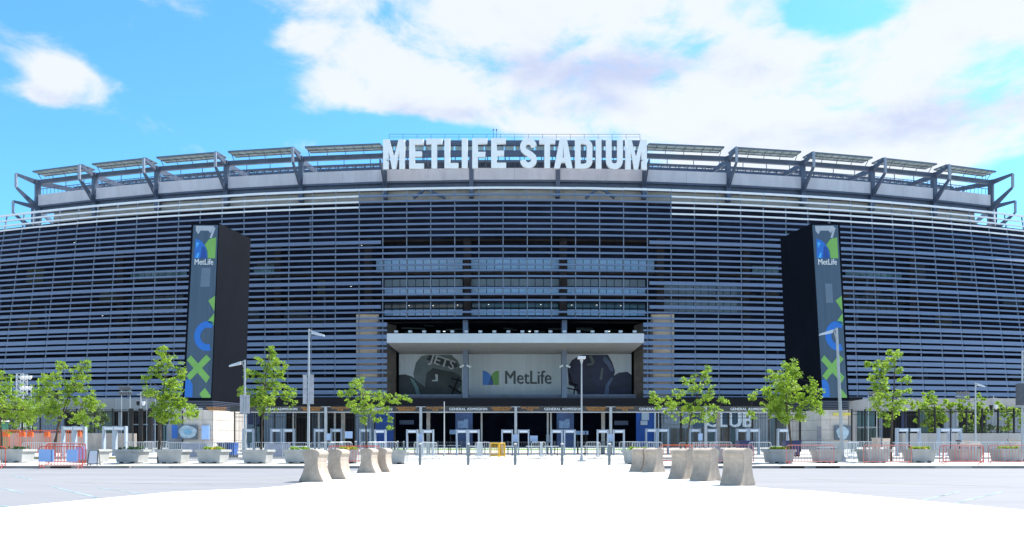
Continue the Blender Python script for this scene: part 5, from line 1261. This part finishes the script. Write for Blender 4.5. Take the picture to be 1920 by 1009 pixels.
# yellow plastic barrier
D = 55; t = thing('yellow_barrier', 'bright yellow plastic barrier standing alone at the gates', 'barrier', (X(931,D), D, H(D)))
for (a, b, yy, rz) in ((-.45,.15,0,0),(.2,.55,.2,20)):
    q = MB(); q.path([(a,yy,.05),(a,yy,1.0),(b,yy+rz*.01,1.0),(b,yy+rz*.01,.05)], .1); q.bar((a,yy,.14),(b,yy+rz*.01,.14),.1); q.build('frame', yelb, t)
    q = MB(); n = 6
    for i in range(1,n): x = a+(b-a)*i/n; q.bar((x,yy+rz*.01*i/n,.14),(x,yy+rz*.01*i/n,1.0),.035)
    q.build('bars', yelb, t)
# carts and boxes
def cart(px, D, w, h, m_, lab, name='cart'):
    t = thing(name, lab, 'cart', (X(px,D), D, H(D)+.02))
    q = MB(); q.hexa([(-w*.42,-.35,.18),(w*.42,-.35,.18),(w*.42,.35,.18),(-w*.42,.35,.18)],[(-w/2,-.42,h-.08),(w/2,-.42,h-.08),(w/2,.42,h-.08),(-w/2,.42,h-.08)]); q.build('bin_body', m_, t)
    q = MB(); q.box(-w/2-.03,w/2+.03,-.45,.45,h-.078,h); q.build('bin_rim', m_, t)
    for sx in (-1,1):
        q = MB(); q.bar((sx*w*.36,-.3,.1),(sx*w*.36,-.24,.1),.2,n=12); q.bar((sx*w*.36,.24,.1),(sx*w*.36,.3,.1),.2,n=12); q.build('wheel', rubber, t)
cart(1397, 56, 1.05, 1.15, navym, 'navy tilt cart behind the largest right barrier'); cart(1484, 56, 1.1, 1.15, navym, 'navy tilt cart behind the rounded tree trunk')
cart(422, 55, .75, 1.0, navym, 'dark blue box bin on the left pavement'); cart(438, 55, .35, 1.0, royalm, 'small bright blue bin right of the dark blue box')
cart(1662, 63, .22, 1.3, tanstone, 'slim tan bin behind the steel barricades right')
cart(1643, 60, .3, 1.35, mat('tan_bin', (.45,.38,.34), .7), 'tan rounded bin before the teal doors')
# ramp boards on the right
for (pa, pb, y0, y1, D, lab) in ((1798,1842,825,834,60,'dark flat panel leaning at the right retaining wall'),(1895,1925,823,834,60,'dark slanted ramp at the right picture edge')):
    q = MB(); a, b = X(pa,D), X(pb,D); c = (a+b)/2; z0, z1 = Z(y1+3,D), Z(y0,D)
    q.hexa([(a-c,-.1,0),(b-c,-.1,0),(b-c,0,0),(a-c,0,0)],[(a-c,.4,z1-z0),(b-c,.4,(z1-z0)*.8),(b-c,.5,(z1-z0)*.8),(a-c,.5,z1-z0)]); 
    q.box(a-c+.1,a-c+.16,-.02,.3,-(z0-H(D)),.02); q.box(b-c-.16,b-c-.1,-.02,.3,-(z0-H(D)),.02)
    o = q.build('ramp_board', mat('dark_ramp', (.07,.065,.06), .7), None, lab, (c, D, z0)); o['category'] = 'board'
# turf strips inside the entrance
t = MB(); t.add([(X(700,97),88,H(88)+.01),(X(1210,97),88,H(88)+.01),(X(1210,97),97,H(97)+.01),(X(700,97),97,H(97)+.01)], [(0,1,2,3)])
structure(t.build('turf', turfm))
# kiosks and inner blue signs behind the gates
def kiosk(pa, pb, D, y0, y1, m_, lab, name='gate_kiosk', cat='kiosk'):
    c = X((pa+pb)/2,D); w = X(pb,D)-X(pa,D); t = thing(name, lab, cat, (c, D, H(D))); z0, z1 = Z(y1,D)-H(D), Z(y0,D)-H(D)
    q = MB(); q.box(-w/2,w/2,-.1,.1,z0,z1); q.build('sign_board', m_, t)
    q = MB(); q.bar((-w*.4,0,0),(-w*.4,0,z0),.06); q.bar((w*.4,0,0),(w*.4,0,z0),.06); q.build('leg', rubber, t)
kiosk(843, 858, 71, 806, 814, bluesign, 'small blue kiosk sign left of the paired central detectors'); kiosk(1080, 1103, 71, 808, 815, bluesign, 'small blue sign right of the thin lamp pole')
kiosk(1024, 1033, 71, 815, 830, mat('dim_blue_box', (.2,.28,.38), .6), 'dim blue box sign before the right wrapped column')
D = 69; t = thing('sign_pole', 'thin black sign pole with base right of the lamp pole at the gates', 'pole', (X(1098,D), D, H(D))); q = MB(); q.bar((0,0,.05),(0,0,1.9),.07); q.build('pole', rubber, t); q = MB(); q.cone((0,0,0),(0,0,.05),.25,.22,10); q.build('base', rubber, t)
D = 60.; t = thing('flag_pole', 'thin pale pole crossing the black fascia left of centre', 'pole', (X(833,D), D, H(D))); q = MB(); q.cone((0,0,0),(0,0,Z(753,D)-H(D)),.05,.035,8); q.build('pole', palepost, t); q = MB(); q.cone((0,0,0),(0,0,.12),.12,.08,8); q.build('base', palepost, t)
